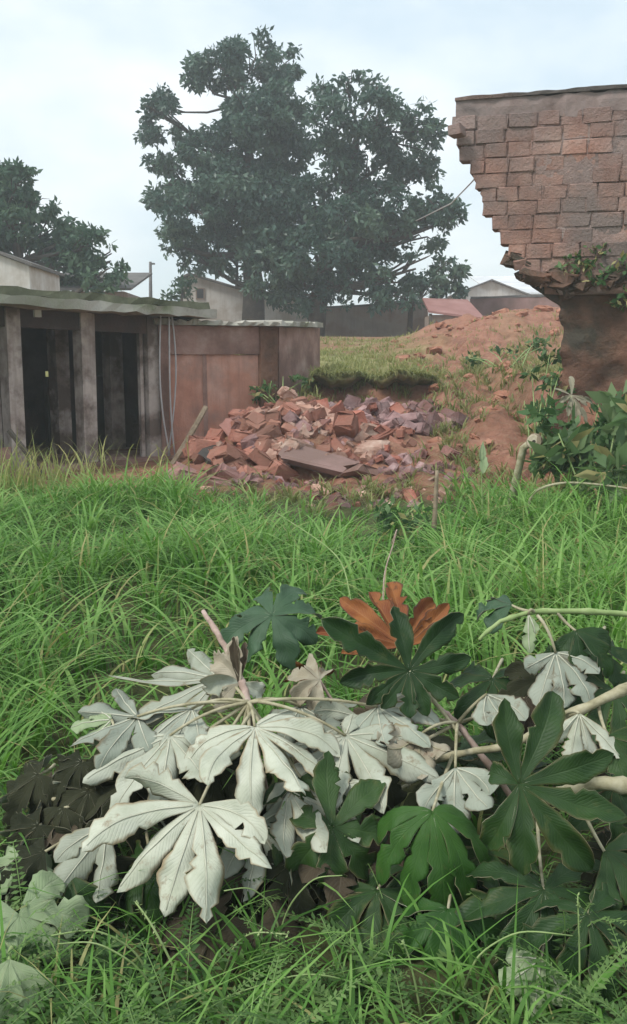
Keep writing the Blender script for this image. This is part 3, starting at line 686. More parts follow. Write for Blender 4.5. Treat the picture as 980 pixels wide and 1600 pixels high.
# ------------------------------------------------------------------ trees
def leaf_cloud(name, centers, radii, per, size, mat, seed, sub=26, subr=.34, droop=.5, shell=.55, tint=None):
    """many small leaves grouped in clumps inside ellipsoids"""
    rg = np.random.default_rng(seed); C_ = []; clump = []
    for (c_, r_) in zip(centers, radii):
        vol = (r_[0] * r_[1] * r_[2])**(2 / 3); k = max(6, int(sub * vol))
        d = rg.normal(size=(k, 3)); d /= np.linalg.norm(d, axis=1)[:, None]
        rad = (shell + (1 - shell) * rg.random(k)**.6)[:, None]
        cc = np.array(c_) + d * rad * np.array(r_); sr = subr * (.6 + .8 * rg.random(k)) * min(1.3, max(.55, min(r_)))
        for q in range(k):
            m_ = max(10, int(per * (sr[q] / subr)**2))
            dd = rg.normal(size=(m_, 3)); dd /= np.linalg.norm(dd, axis=1)[:, None] + 1e-9
            C_.append(cc[q] + dd * (rg.random(m_)**.45)[:, None] * sr[q] * np.array([1.15, 1.15, .8])); clump.append(np.full(m_, rg.random()))
    C_ = np.concatenate(C_); clump = np.concatenate(clump); n = len(C_)
    d = rg.normal(size=(n, 3)); d[:, 2] -= droop; d /= np.linalg.norm(d, axis=1)[:, None]
    s = np.cross(d, rg.normal(size=(n, 3))); s /= np.linalg.norm(s, axis=1)[:, None] + 1e-9
    ln = size * (.6 + .8 * rg.random(n))[:, None]; wd = ln * .22
    V = np.stack([C_, C_ + d * ln * .5 + s * wd, C_ + d * ln, C_ + d * ln * .5 - s * wd], 1).reshape(-1, 3)
    Fq = np.arange(4 * n).reshape(n, 4)
    tn = np.clip(.15 + .7 * clump + .35 * (rg.random(n) - .5), 0, 1); tt = np.stack([np.repeat(tn, 4), np.zeros(4 * n), np.zeros(4 * n)], -1)
    return V, Fq, tt, mat
def tree(name, label, base, trunk, blobs, per, size, mat, seed, group=None, sub=13, subr=.4, branches=True):
    """trunk: list of (point, radius); blobs: (center, (rx,ry,rz))"""
    base = Vector(base); r0 = root(name, label, 'tree', base, 0, group)
    mb = MB(); mb.tube([p_ for p_, _ in trunk], [r_ for _, r_ in trunk], 10)
    tr = add('trunk', mb.mesh('trunk', M['bark'], True, off=base), r0)
    if branches:
        rr = random.Random(seed)
        for (c_, r_) in blobs:
            i = min(range(1, len(trunk)), key=lambda q: (Vector(trunk[q][0]) - Vector(c_)).length + abs(trunk[q][0][2] + 1.0 - c_[2]) * .6)
            s_ = Vector(trunk[i][0]); e_ = Vector(c_); mb = MB()
            md = (s_ + e_) / 2 + Vector((rr.uniform(-.4, .4), rr.uniform(-.4, .4), rr.uniform(-.5, .1)))
            ra = min(trunk[i][1] * .6, .16)
            mb.tube([s_, s_.lerp(md, .5), md, md.lerp(e_, .6), e_], [ra, ra * .8, ra * .65, ra * .45, ra * .25], 7)
            for k in range(5):
                q = e_ + Vector((rr.uniform(-1, 1) * r_[0], rr.uniform(-1, 1) * r_[1], rr.uniform(-.6, 1) * r_[2])) * .8
                mb.tube([md.lerp(e_, rr.uniform(.2, 1)), q.lerp(e_, .4) + Vector((0, 0, .1)), q], [ra * .35, ra * .22, ra * .1], 5)
            add('limb', mb.mesh('limb', M['bark'], True, off=base), tr)
    V, Fq, tt, _ = leaf_cloud(name, [b_[0] for b_ in blobs], [b_[1] for b_ in blobs], per, size, mat, seed, sub, subr)
    add('crown', np_mesh('crown', V - np.array(base), Fq, mat, False, tt), r0); return len(Fq)
def pb(lst, d, spread, seed, ksc=1.0):
    rr = random.Random(seed); o_ = []
    for (px, py, rx, ry) in lst:
        dd = d + rr.uniform(-spread, spread); k = dd / F
        o_.append((tuple(P(px, py, dd)), (rx * k * ksc, (rx + ry) / 2 * k * 1.1, ry * k * ksc)))
    return o_
DT = 43
gA = lambda px, py, d=DT: P(px, py, d)
zA = float(H(gA(395, 500).x, DT))
bA = [(345, 105, 55, 42), (400, 90, 48, 36), (448, 96, 32, 28), (305, 115, 24, 30), (252, 182, 38, 40), (235, 175, 20, 18), (400, 190, 60, 60), (440, 180, 40, 60), (330, 245, 60, 45), (262, 285, 36, 46), (300, 330, 55, 48),
      (380, 300, 70, 55), (430, 330, 60, 60), (340, 382, 60, 40), (272, 383, 20, 16), (430, 425, 50, 45), (290, 225, 22, 20), (455, 240, 40, 50), (310, 405, 36, 26), (370, 415, 40, 26), (445, 455, 40, 30), (425, 380, 55, 45)]
nA = tree('mango_tree', 'tall leafy tree with dark rounded crown behind the white house, taller of the big pair', (gA(395, 500).x, DT, zA),
     [((gA(395, 500).x, DT, zA - .3), .55), (tuple(gA(397, 450)), .46), (tuple(gA(392, 400)), .36), (tuple(gA(398, 330)), .28), (tuple(gA(390, 250)), .2), (tuple(gA(385, 160)), .12)], pb(bA, DT, 1.3, 11, .87), 95, .27, M['tree_leaf'], 11)
DB = 41
zB = float(H(gA(492, 500, DB).x, DB))
bB = [(540, 128, 26, 24), (505, 150, 28, 28), (585, 140, 22, 24), (520, 190, 45, 40), (590, 190, 48, 42), (655, 185, 36, 32), (675, 205, 20, 24), (640, 230, 50, 40), (520, 250, 45, 50), (585, 265, 55, 40), (655, 270, 40, 30),
      (490, 320, 50, 50), (550, 340, 60, 50), (620, 330, 60, 40), (685, 330, 36, 34), (650, 370, 48, 30), (500, 400, 60, 50), (570, 410, 60, 45), (610, 440, 40, 28), (480, 450, 50, 38), (545, 455, 45, 25), (500, 475, 45, 20), (600, 462, 50, 22), (650, 420, 40, 30), (700, 345, 26, 28), (560, 380, 60, 40)]
nB = tree('mango_tree', 'broad dark tree with uneven crown nearest the broken adobe wall, right of the big pair', (gA(492, 500, DB).x, DB, zB),
     [((gA(492, 505, DB).x, DB, zB - .3), .4), (tuple(gA(500, 450, DB)), .34), (tuple(gA(520, 380, DB)), .28), (tuple(gA(545, 300, DB)), .2), (tuple(gA(560, 200, DB)), .12)], pb(bB, DB, 1.3, 12, .87), 95, .27, M['tree_leaf'], 12)
DC = 40
zC = float(H(gA(642, 500, DC).x, DC))
bC = [(695, 412, 27, 22), (705, 425, 22, 24), (700, 445, 27, 24), (690, 430, 26, 26), (668, 455, 26, 22), (625, 462, 40, 18), (590, 470, 30, 14)]
tree('small_tree', 'small dark tree with thin trunk in front of the grey compound wall', (gA(642, 500, DC).x, DC, zC),
     [((gA(640, 505, DC).x, DC, zC - .3), .13), (tuple(gA(642, 475, DC)), .11), (tuple(gA(665, 450, DC)), .08), (tuple(gA(685, 430, DC)), .05)], pb(bC, DC, .8, 13), 75, .3, M['tree_leaf'], 13)
DL = 34
zL = float(H(-11, DL))
bL = [(30, 285, 34, 26), (50, 320, 36, 26), (5, 300, 40, 40), (-50, 300, 55, 50), (-60, 370, 60, 50), (20, 350, 40, 28), (70, 365, 38, 34), (110, 370, 26, 30), (135, 390, 34, 34), (100, 410, 50, 34), (172, 410, 22, 28), (40, 400, 45, 30), (160, 435, 36, 22), (0, 420, 40, 30)]
tree('broad_tree', 'feathery green tree rising behind the ruined building at the left edge', (PX(20, DL), DL, zL),
     [((PX(20, DL), DL, zL - .3), .26), (tuple(P(22, 470, DL)), .22), (tuple(P(30, 410, DL)), .17), (tuple(P(20, 340, DL)), .1)], pb(bL, DL, 1.4, 14), 70, .25, M['tree_leaf_far'], 14, sub=34, subr=.3)
DS = 39
tree('small_tree', 'low bush peeping beside the white house roof near the pole', (PX(283, DS), DS, float(H(PX(283, DS), DS))),
     [((PX(283, DS), DS, float(H(PX(283, DS), DS)) - .2), .08), (tuple(P(284, 480, DS)), .06), (tuple(P(285, 450, DS)), .04)], pb([(280, 455, 12, 20), (292, 440, 14, 16), (270, 470, 14, 14)], DS, .3, 15), 60, .22, M['tree_leaf_far'], 15)

# ------------------------------------------------------------------ grass
def blades(name, base, hgt, wid, lean, dirang, tint, dryness, mat, seg=4, arch=None):
    """arching strips: one per base point"""
    n = len(base); t_ = np.linspace(0, 1, seg + 1)[None, :]
    bend = lean[:, None] * t_**2 * hgt[:, None] * 1.0
    zz = hgt[:, None] * (t_ - arch[:, None] * t_**3)
    dx = np.cos(dirang)[:, None]; dy = np.sin(dirang)[:, None]
    cx = base[:, 0:1] + dx * bend; cy = base[:, 1:2] + dy * bend; cz = base[:, 2:3] + zz
    wv = wid[:, None] * (1 - t_**2.2) * (.55 + .45 * np.minimum(1, t_ * 4))
    sx, sy = -dy, dx
    Lp = np.stack([cx - sx * wv, cy - sy * wv, cz], -1); Rp = np.stack([cx + sx * wv, cy + sy * wv, cz], -1)
    V = np.stack([Lp, Rp], 2)                       # n, seg+1, 2, 3
    k = (seg + 1) * 2; b_ = (np.arange(n) * k)[:, None, None]
    s_ = np.arange(seg)[None, :, None] * 2; q = np.array([0, 1, 3, 2])[None, None, :]
    Fq = (b_ + s_ + q).reshape(-1, 4)
    tt = np.stack([np.repeat(tint, k), np.repeat(dryness, k), np.zeros(n * k)], -1)
    return np_mesh(name, V.reshape(-1, 3), Fq, mat, True, tt)
def tufts(n, xr, yr, keep, per, spread, rg):
    out_ = []
    cx = rg.uniform(*xr, n); cy = rg.uniform(*yr, n)
    k = keep(cx, cy) > rg.random(n); cx, cy = cx[k], cy[k]
    m_ = len(cx); a = rg.uniform(0, 2 * np.pi, (m_, per)); r = np.abs(rg.normal(0, spread, (m_, per)))
    bx = cx[:, None] + np.cos(a) * r; by = cy[:, None] + np.sin(a) * r
    ten = np.repeat(rg.random(m_)[:, None], per, 1)
    return bx.ravel(), by.ravel(), a.ravel(), ten.ravel(), np.repeat(fbm(cx * .8, cy * .8, 3)[:, None], per, 1).ravel()
rg = np.random.default_rng(21)
fov = lambda x, y, m=.4: (np.abs(x) < .345 * np.maximum(y, 0) + m)
def pile(x, y): return np.maximum(gauss(x, y, .1, 2.75, 1.0, .62), gauss(x, y, .75, 2.5, .7, .6))
# tall lush grass in the middle ground
def keep_mid(x, y):
    n, ch, ri, le = masks(x, y)
    edge = 9.8 + 1.2 * n
    edge = edge + (11.0 - edge) * sst(1.0, 1.9, -x) + (10.6 - edge) * sst(1.0, 1.7, x)
    k = fov(x, y, .7) * (1 - sst(edge - .6, edge + .2, y))
    thin = 1 - .75 * gauss(x, y, .45, 9.2, .8, 1.5) - .2 * gauss(x, y, .65, 8.0, .35, .5)
    return k * thin * (1 - np.clip(pile(x, y) * 1.6, 0, .96)) * (.3 + .8 * sst(-.4, .3, fbm(x * 1.1, y * 1.1, 3)))
bx, by, a_, ten, ln_ = tufts(5200, (-5.2, 5.2), (3.1, 12.6), keep_mid, 15, .075, rg)
n = len(bx); base = np.stack([bx, by, H(bx, by) - .02], -1)
h = (1 - .32 * sst(7, 10, by)) * (.27 + .42 * ten + .6 * ln_) * rg.uniform(.6, 1.35, n) * (1 - .45 * gauss(bx, by, .45, 8.6, .9, 2.4)) * (1 - .35 * gauss(bx, by, .2, 4.2, 1.2, .9)) * np.where(by < 4.2, .72, 1)
me = blades('grass', base, h, rg.uniform(.004, .011, n) * (.75 + by * .07), rg.uniform(.15, 1.5, n), a_ + rg.normal(0, .6, n), np.clip(.12 + .45 * rg.random(n) + .35 * ten + .4 * ln_, 0, 1), (rg.random(n) < .07) * rg.uniform(.4, 1, n) + .25 * sst(9.5, 11.5, by) * rg.random(n), M['grass'], 5, rg.uniform(.1, .62, n))
tag(add('grass', me), 'lush tall green grass filling the ground between branches and rubble', 'grass', kind='stuff')
bx, by, a_, ten, ln_ = tufts(1500, (-5, 5), (3.6, 11.5), keep_mid, 5, .08, rg)
n = len(bx); base = np.stack([bx, by, H(bx, by) - .02], -1)
me = blades('grass', base, (1 - .3 * sst(7, 10, by)) * (.5 + .3 * ten + .4 * ln_) * rg.uniform(.6, 1.2, n) * np.where((by < 4.6) | ((np.abs(bx - .4) < 1.1) & (by > 7)), .6, 1), rg.uniform(.007, .014, n), rg.uniform(.6, 1.7, n), a_ + rg.normal(0, .6, n), rg.uniform(.5, 1, n), (rg.random(n) < .12) * rg.uniform(.4, .9, n), M['grass'], 7, rg.uniform(.35, .8, n))
tag(add('arching_grass', me), 'long arching light green grass blades standing above the lush grass', 'grass', kind='stuff')
# straw-coloured grass stalks by the ruin
bx = rg.normal(-3.1, .6, 260); by = 10.9 + rg.normal(0, .35, 260); n = 260; base = np.stack([bx, by, H(bx, by)], -1)
me = blades('grass', base, rg.uniform(.4, .95, n), rg.uniform(.006, .012, n), rg.uniform(.1, .7, n), rg.uniform(0, 6.28, n), rg.uniform(.4, 1, n), rg.uniform(.4, .9, n), M['grass'], 5, rg.uniform(.1, .4, n))
tag(add('dry_grass', me), 'yellowing dry grass stalks in front of the ruined columns', 'grass', kind='stuff')
# short grass of the plateau and the slope edges
def keep_pl(x, y):
    n, ch, ri, le = masks(x, y); so_ = fbm(x * 1.3, y * 1.3, 4)
    k = fov(x, y, 1.5) * sst(15.9, 16.5, y + .0 * x) * (1 - ch * .8) * (1 - .8 * sst(.4, .7, gauss(x, y, 5.0, 25, 3.2, 3)))
    k = k * (1 - sst(22, 26, y + 4 * so_) * .7)
    return k * (.35 + .8 * sst(-.3, .3, so_))
bx, by, a_, ten, ln_ = tufts(7000, (-2, 10), (15.9, 31), keep_pl, 8, .1, rg)
n = len(bx); base = np.stack([bx, by, H(bx, by) - .01], -1)
me = blades('grass', base, rg.uniform(.05, .17, n) * (1 + ln_), rg.uniform(.006, .014, n), rg.uniform(.2, 1., n), a_, np.clip(.3 + .6 * rg.random(n), 0, 1), rg.random(n) * .5, M['short_grass'], 3, rg.uniform(.1, .4, n))
tag(add('short_grass', me), 'short yellowish green grass on the terrace above the bank', 'grass', kind='stuff')
n = 1500; lx_ = rg.uniform(-.1, 2.1, n); i_ = (lx_ + .15) / 2.3
k_ = np.clip(np.sin(i_ * np.pi), 0, 1)**.6 * np.clip(.75 + 1.3 * fbm(lx_ * 1.9 + 2.2, 6.6 + 0 * lx_, 3), .05, 1.2)
ly_ = 16.05 - .62 * k_ + .5 * fbm(lx_ * 1.6, 4.2 + 0 * lx_, 4) + np.abs(rg.normal(0, .18, n)) + .02
base = np.stack([lx_, ly_, H(lx_, 16.65 + 0 * lx_) - .01], -1)
me = blades('grass', base, rg.uniform(.06, .2, n), rg.uniform(.006, .013, n), rg.uniform(.3, 1.6, n), rg.normal(-1.57, .9, n), rg.uniform(0, .9, n), rg.random(n) * .5, M['short_grass'], 4, rg.uniform(.3, 1.5, n))
tag(add('hanging_grass', me), 'short grass hanging over the undercut turf edge', 'grass', kind='stuff')
# grass hanging over the bank and beside the slope
def keep_sl(x, y):
    n, ch, ri, le = masks(x, y)
    e1 = .75 * gauss(x, y, .1, 10.4, 1.4, .7) + gauss(x, y, 1.95, 14.6, .45, 2.4) + gauss(x, y, 3.1, 13.2, .4, 1.6) + .9 * gauss(x, y, .9, 16.2, 1.4, .35) + .8 * gauss(x, y, 3.6, 17.5, .9, 2.0) + gauss(x, y, -.3, 15.6, .45, .5) + .8 * gauss(x, y, 2.0, 11.5, .5, .8)
    return np.clip(e1, 0, 1) * (.3 + .9 * sst(-.2, .3, fbm(x * 1.8, y * 1.8, 3)))
bx, by, a_, ten, ln_ = tufts(3400, (-1.6, 5.2), (9.4, 21), keep_sl, 12, .07, rg)
n = len(bx); base = np.stack([bx, by, H(bx, by) - .01], -1)
me = blades('grass', base, rg.uniform(.1, .32, n), rg.uniform(.006, .013, n), rg.uniform(.3, 1.3, n), a_, np.clip(.05 + .7 * rg.random(n), 0, 1), rg.random(n) * .35, M['short_grass'], 4, rg.uniform(.2, .7, n))
tag(add('slope_grass', me), 'ragged grass clinging to the edges of the bare earth slope', 'grass', kind='stuff')
# foreground low weeds and grass
def keep_fg(x, y): return fov(x, y, .5) * (1 - np.clip(pile(x, y) * 1.35, 0, .9))
bx, by, a_, ten, ln_ = tufts(750, (-1.6, 1.6), (1.5, 3.2), keep_fg, 10, .05, rg)
n = len(bx); base = np.stack([bx, by, H(bx, by) - .01], -1)
me = blades('grass', base, rg.uniform(.08, .3, n) * (.8 + .4 * ten), rg.uniform(.0022, .0075, n), rg.uniform(.3, 1.5, n), a_ + rg.normal(0, .5, n), np.clip(.05 + .8 * rg.random(n), 0, 1), (rg.random(n) < .08) * .7, M['grass'], 5, rg.uniform(.1, .75, n))
tag(add('foreground_grass', me), 'short fine grass in the near foreground below the branches', 'grass', kind='stuff')
# pinnate creeping weeds
def sprigs(n_, seed):
    rr = np.random.default_rng(seed); VV = []; FF = []; TT = []; k0 = 0
    xs = rr.uniform(-1.3, 1.3, n_ * 3); ys = rr.uniform(1.55, 2.75, n_ * 3)
    kk = (keep_fg(xs, ys) * (.25 + sst(-.2, .3, fbm(xs * 3, ys * 3, 2))) > rr.random(n_ * 3)); xs, ys = xs[kk][:n_], ys[kk][:n_]
    for x0, y0 in zip(xs, ys):
        a0 = rr.uniform(0, 6.28); ln = rr.uniform(.12, .36); el = rr.uniform(.5, 1.3); tint0 = rr.random()
        m_ = int(ln / .014); t_ = np.linspace(.08, 1, m_)
        e = el - t_ * rr.uniform(.5, 1.6); st = np.cumsum(np.stack([np.cos(e) * np.cos(a0), np.cos(e) * np.sin(a0), np.sin(e)], -1) * ln / m_, 0) + np.array([x0, y0, float(H(x0, y0)) + .01])
        sd_ = np.array([-np.sin(a0), np.cos(a0), 0]); fw = np.array([np.cos(a0), np.sin(a0), 0])
        lw = rr.uniform(.014, .042) * (1 - .6 * t_**2)
        for sgn in (-1, 1):
            tip = st + (sd_ * sgn * .85 + fw * .45)[None, :] * lw[:, None] + np.array([0, 0, 1]) * (lw * rr.uniform(-.3, .5, m_))[:, None]
            md = (st + tip) / 2; wv = np.array(fw)[None, :] * (lw * .24)[:, None] + np.array([0, 0, .3]) * (lw * .2)[:, None]
            v = np.stack([st, md - wv, tip, md + wv], 1).reshape(-1, 3); VV.append(v); FF.append(np.arange(len(v)).reshape(-1, 4) + k0); k0 += len(v)
            TT.append(np.repeat(np.clip(tint0 * .8 + .2 * rr.random(m_), 0, 1), 4))
        pr = np.stack([st - sd_ * .0012, st + sd_ * .0012], 1); v = pr.reshape(-1, 3); q = np.array([[2 * i, 2 * i + 1, 2 * i + 3, 2 * i + 2] for i in range(m_ - 1)]) + k0
        VV.append(v); FF.append(q); k0 += len(v); TT.append(np.full(len(v), .9))
    V = np.concatenate(VV); T = np.concatenate(TT)
    return np_mesh('weeds', V, np.concatenate(FF), M['weed'], False, np.stack([T, 0 * T, 0 * T], -1))
tag(add('weeds', sprigs(1500, 5)), 'dense fern-like creeping weeds along the bottom foreground', 'weeds', kind='stuff')

# ------------------------------------------------------------------ cut branches with big palmate leaves
def lobe_w(t_, Lb, W, half):
    f = .34 + .66 * float(sst(.12, .62, t_))
    if t_ > .6: f *= max(0, 1 - ((t_ - .6) / .4)**1.9)**.7
    return min(t_ * Lb * math.tan(half) * 1.06 + .002, W * f)
def leaf(parent, p0, name, c, n, ax, lobes, mats, attach=None, seed=0, thick=.0012, rad=.0055, stemmat='stem', veins=True, label=None, grav=.45):
    """c world centre, n upper-surface normal, ax direction of the middle lobe;
    lobes: (angle, length, halfwidth, start pitch, bend, twist, fold); grav: how far the lobes wilt towards the ground"""
    rr = random.Random(seed); n = Vector(n).normalized(); ax = Vector(ax); ax = (ax - n * ax.dot(n)).normalized(); xx = ax.cross(n)
    c = Vector(c); NT, NU = 18, 8; V_ = []; F_ = []; UV = []; rib = MB(); down = Vector((0, 0, -1))
    angs = sorted(l[0] for l in lobes)
    for (an, Lb, W, th0, bend, twist, fold) in lobes:
        others = [abs(((an - o_ + 180) % 360) - 180) for o_ in angs if o_ != an]
        half = min(R(28), R(min(others + [50]) / 2))
        a_ = R(an); e = xx * math.sin(a_) + ax * math.cos(a_); s = xx * math.cos(a_) - ax * math.sin(a_)
        q = c.copy(); b0 = len(V_); ribp = []; ph = rr.uniform(0, 6.28); wa = rr.uniform(.1, .32); g = grav * rr.uniform(.6, 1.35); cv = rr.uniform(-.18, .18); curl = rr.uniform(-.1, .3)
        edge = [[rr.uniform(.86, 1.05) for _ in range(NT + 1)] for _ in (0, 1)]
        for k_ in (0, 1):
            for _ in range(rr.choice((0, 1, 1, 2, 3))):
                i0 = rr.randint(int(NT * .45), NT - 2); edge[k_][i0] *= rr.uniform(.4, .8)
        for i in range(NT + 1):
            t_ = i / NT; th = R(th0) * float(sst(.0, .3, t_)) + R(bend) * t_**1.5
            T_ = e * math.cos(th) + n * math.sin(th) + s * (cv * t_ * 2 * t_)
            T_ = (T_.normalized() * (1 - g * t_**1.25) + down * (g * t_**1.25)).normalized()
            if i: q = q + T_ * (Lb / NT)
            s1 = (s - T_ * s.dot(T_)).normalized(); nr = s1.cross(T_)
            if nr.dot(n) < 0 and i < 3: nr = -nr
            if i >= 3 and nr.dot(pn) < 0: nr = -nr
            pn = nr
            tw = R(twist) * t_; s2 = s1 * math.cos(tw) + nr * math.sin(tw); n2 = nr * math.cos(tw) - s1 * math.sin(tw)
            w0 = lobe_w(t_, Lb, W, half)
            for j in range(NU + 1):
                u = j / NU * 2 - 1; wdt = w0 * (edge[0 if u < 0 else 1][i] if t_ > .4 else 1)
                hh = (fold + curl * t_) * abs(u)**1.4 * wdt * float(sst(0, .4, t_)) + wa * wdt * math.sin(ph + t_ * 11 + u * 2.4) * abs(u) * float(sst(.2, .5, t_))
                hh += .05 * w0 * math.sin(ph * 2 + t_ * 17)
                V_.append(q + s2 * (wdt * u) + n2 * hh); UV.append((.5 + u * .5, t_ * Lb * 2.6))
            ribp.append(q + n2 * (.05 * w0 * math.sin(ph * 2 + t_ * 17) - thick - .0012))
        for i in range(NT):
            for j in range(NU):
                k = b0 + i * (NU + 1) + j; F_.append((k, k + 1, k + NU + 2, k + NU + 1))
        rib.tube(ribp[1:-1], [.0026 * (1 - .75 * i / NT) for i in range(len(ribp) - 2)], 5)
    me = bpy.data.meshes.new(name); off = Vector(p0)
    me.from_pydata([tuple(v - off) for v in V_], [], F_)
    me.polygons.foreach_set('use_smooth', [True] * len(F_))
    uvl = me.uv_layers.new(name='UVMap'); li = np.zeros(len(me.loops), np.int32); me.loops.foreach_get('vertex_index', li)
    uvl.data.foreach_set('uv', np.array(UV, np.float32)[li].ravel())
    for m_ in mats: me.materials.append(M[m_])
    # upper side faces along +n
    me.update()
    if sum(p_.normal.dot(n) for p_ in list(me.polygons)[:NU * 4]) < 0: me.flip_normals()
    o = add(name, me, parent)
    sol = o.modifiers.new('thickness', 'SOLIDIFY'); sol.thickness = thick; sol.offset = -1; sol.material_offset = 1; sol.material_offset_rim = 1
    if label: o['label'] = label
    if veins: add('midribs', rib.mesh('midribs', M['vein_pale'] if 'under' in mats[1] or 'green' in mats[1] else M[stemmat], True, off=off), o)
    if attach is not None:
        at = Vector(attach); mb = MB(); s0 = c - n * (thick + .001); mid = (s0 + at) / 2 - n * .03 + Vector((0, 0, .015))
        pts = [s0 * (1 - t_)**2 + mid * 2 * t_ * (1 - t_) + at * t_**2 for t_ in np.linspace(0, 1, 10)]
        mb.tube(pts, [rad * (.75 + .35 * t_) for t_ in np.linspace(0, 1, 10)], 7)
        add('petiole', mb.mesh('petiole', M[stemmat], True, off=off), o)
    return o
def lobes(spec, Lb, W, th0=0, bend=-30, fold=.15, jit=1., seed=0):
    """spec: angles or (angle, length factor[, bend override[, th0 override]])"""
    rr = random.Random(seed); o_ = []
    for s in spec:
        if not isinstance(s, tuple): s = (s,)
        an = s[0]; lf = s[1] if len(s) > 1 else 1.; bd = s[2] if len(s) > 2 else bend; t0 = s[3] if len(s) > 3 else th0
        o_.append((an, Lb * lf * rr.uniform(.93, 1.07), W * (.6 + .4 * lf) * rr.uniform(.9, 1.1), t0 + rr.uniform(-4, 4) * jit, bd + rr.uniform(-22, 22) * jit, rr.uniform(-34, 34) * jit, fold + rr.uniform(-.25, .3) * jit))
    return o_
TOWARD = Vector((0, -1, 0))
def stemline(parent, p0, name, pts, r0_, r1_, mat, nseg=6):
    mb = MB(); pts = [Vector(p_) for p_ in pts]; P_ = []
    for a_, b_ in zip(pts[:-1], pts[1:]):
        for k in range(nseg): P_.append(a_.lerp(b_, k / nseg))
    P_.append(pts[-1])
    for _ in range(3): P_ = [P_[0]] + [(P_[i - 1] + P_[i] * 2 + P_[i + 1]) / 4 for i in range(1, len(P_) - 1)] + [P_[-1]]
    rj = random.Random(len(P_) + int(r0_ * 1e5)); P_ = [q + Vector((rj.uniform(-1, 1), rj.uniform(-1, 1), rj.uniform(-1, 1))) * r0_ * .22 for q in P_]
    mb.tube(P_, [(r0_ + (r1_ - r0_) * i / (len(P_) - 1)) * (1.28 if i % 5 == 3 else rj.uniform(.9, 1.05)) for i in range(len(P_))], 8)
    return add(name, mb.mesh(name, M[mat], True, off=p0), parent)

# --- branch with pale upturned leaves (left)
hubA = P(388, 1098, 2.85)
oA = Vector((hubA.x, hubA.y + .1, float(H(hubA.x, hubA.y + .1))))
brA = root('cut_branch', 'cut branch with big leaves turned pale underside up, left of the dark leaves', 'branch', oA)
stemline(brA, oA, 'stem', [P(318, 955, 3.15), P(352, 1010, 3.02), P(376, 1060, 2.92), hubA, P(400, 1180, 2.95), P(430, 1300, 3.0)], .008, .016, 'stem_brown')
for k, (px_, py_, ln_b, w_b, g_b, mt_) in enumerate(((318, 1012, .15, .04, .5, 'leaf_tan'), (350, 985, .15, .032, .2, 'leaf_tan'), (376, 992, .13, .018, .1, 'leaf_brown'), (322, 1050, .13, .042, .75, 'leaf_under'), (398, 1075, .1, .035, .8, 'leaf_under'), (362, 975, .16, .014, .1, 'leaf_brown'), (340, 1090, .12, .04, .9, 'leaf_tan'))):
    b_ = P(374, 1068, 2.9)
    leaf(brA, oA, 'bract', b_, (.1 * k - .3, -.9, .3), P(px_, py_, 2.86) - b_, lobes([(0, 1.)], ln_b, w_b, 0, -20, .5, 1.3, 400 + k), (mt_, 'leaf_tan'), None, 400 + k, veins=False, grav=g_b)
U = ('leaf_top', 'leaf_under'); UG = ('leaf_top', 'leaf_under_grey')
def Lf(par, o_, px, py, d, n, ax, spec, Lb, W, mats=U, att=None, th0=0, bend=-30, fold=.15, seed=0, jit=1., **k):
    return leaf(par, o_, 'leaf', P(px, py, d), n, ax, lobes(spec, Lb, W, th0, bend, fold, jit, seed), mats, att, seed, **k)
# big leaf hanging to the front: back (pale) side to the viewer
Lf(brA, oA, 312, 1258, 2.46, (.05, .62, -.6), (-.05, -.6, -.8), [(-12, 1.), (16, 1.), (-46, .95), (52, .85), (-82, 1.15), (86, .75), (-118, .7)], .31, .05, att=P(394, 1112, 2.8), th0=-6, bend=-20, seed=1, grav=.55, jit=1.6)
Lf(brA, oA, 398, 1136, 2.7, (-.1, .42, -.85), (.5, -.8, -.2), [(0, 1.1), (-34, 1.), (32, 1.05), (-70, .95), (66, .9), (-108, .8), (104, .6)], .32, .047, att=hubA, th0=-6, bend=-14, seed=2, grav=.45, jit=1.7)
Lf(brA, oA, 266, 1150, 2.76, (.2, .4, -.85), (-.6, -.75, -.2), [(4, 1.05), (38, 1.1), (-30, .95), (72, 1.), (-64, .8), (106, .8)], .29, .046, att=hubA, th0=-4, bend=-14, seed=3, grav=.45, jit=1.8)
Lf(brA, oA, 342, 1062, 2.98, (.1, .3, -.92), (-1, .05, -.05), [(0, 1.2), (30, 1.05), (-26, 1.05), (-56, .8), (62, .9), (-90, .6)], .32, .046, att=hubA, th0=2, bend=-4, seed=4, grav=.22, jit=1.5)
Lf(brA, oA, 300, 1108, 2.86, (.1, .35, -.9), (-.7, -.7, -.1), [(-10, 1.), (28, .9), (-48, .9), (64, .8)], .26, .045, UG, att=hubA, th0=-4, bend=-20, seed=5, grav=.45, jit=1.6)
Lf(brA, oA, 540, 1150, 2.78, (.05, .4, -.85), (.2, -.9, -.2), [(12, 1.05), (46, 1.1), (-24, 1.), (-58, 1.1), (84, .9), (-94, .9), (150, .5)], .29, .046, att=P(404, 1096, 2.85), th0=-4, bend=-14, seed=6, grav=.45, jit=1.7)
Lf(brA, oA, 452, 1236, 2.64, (.0, .45, -.8), (.5, -.8, -.2), [(30, 1.05), (-4, 1.), (64, .9), (-40, .9), (96, .7)], .27, .045, att=hubA, th0=-4, bend=-20, seed=7, grav=.45, jit=1.7)
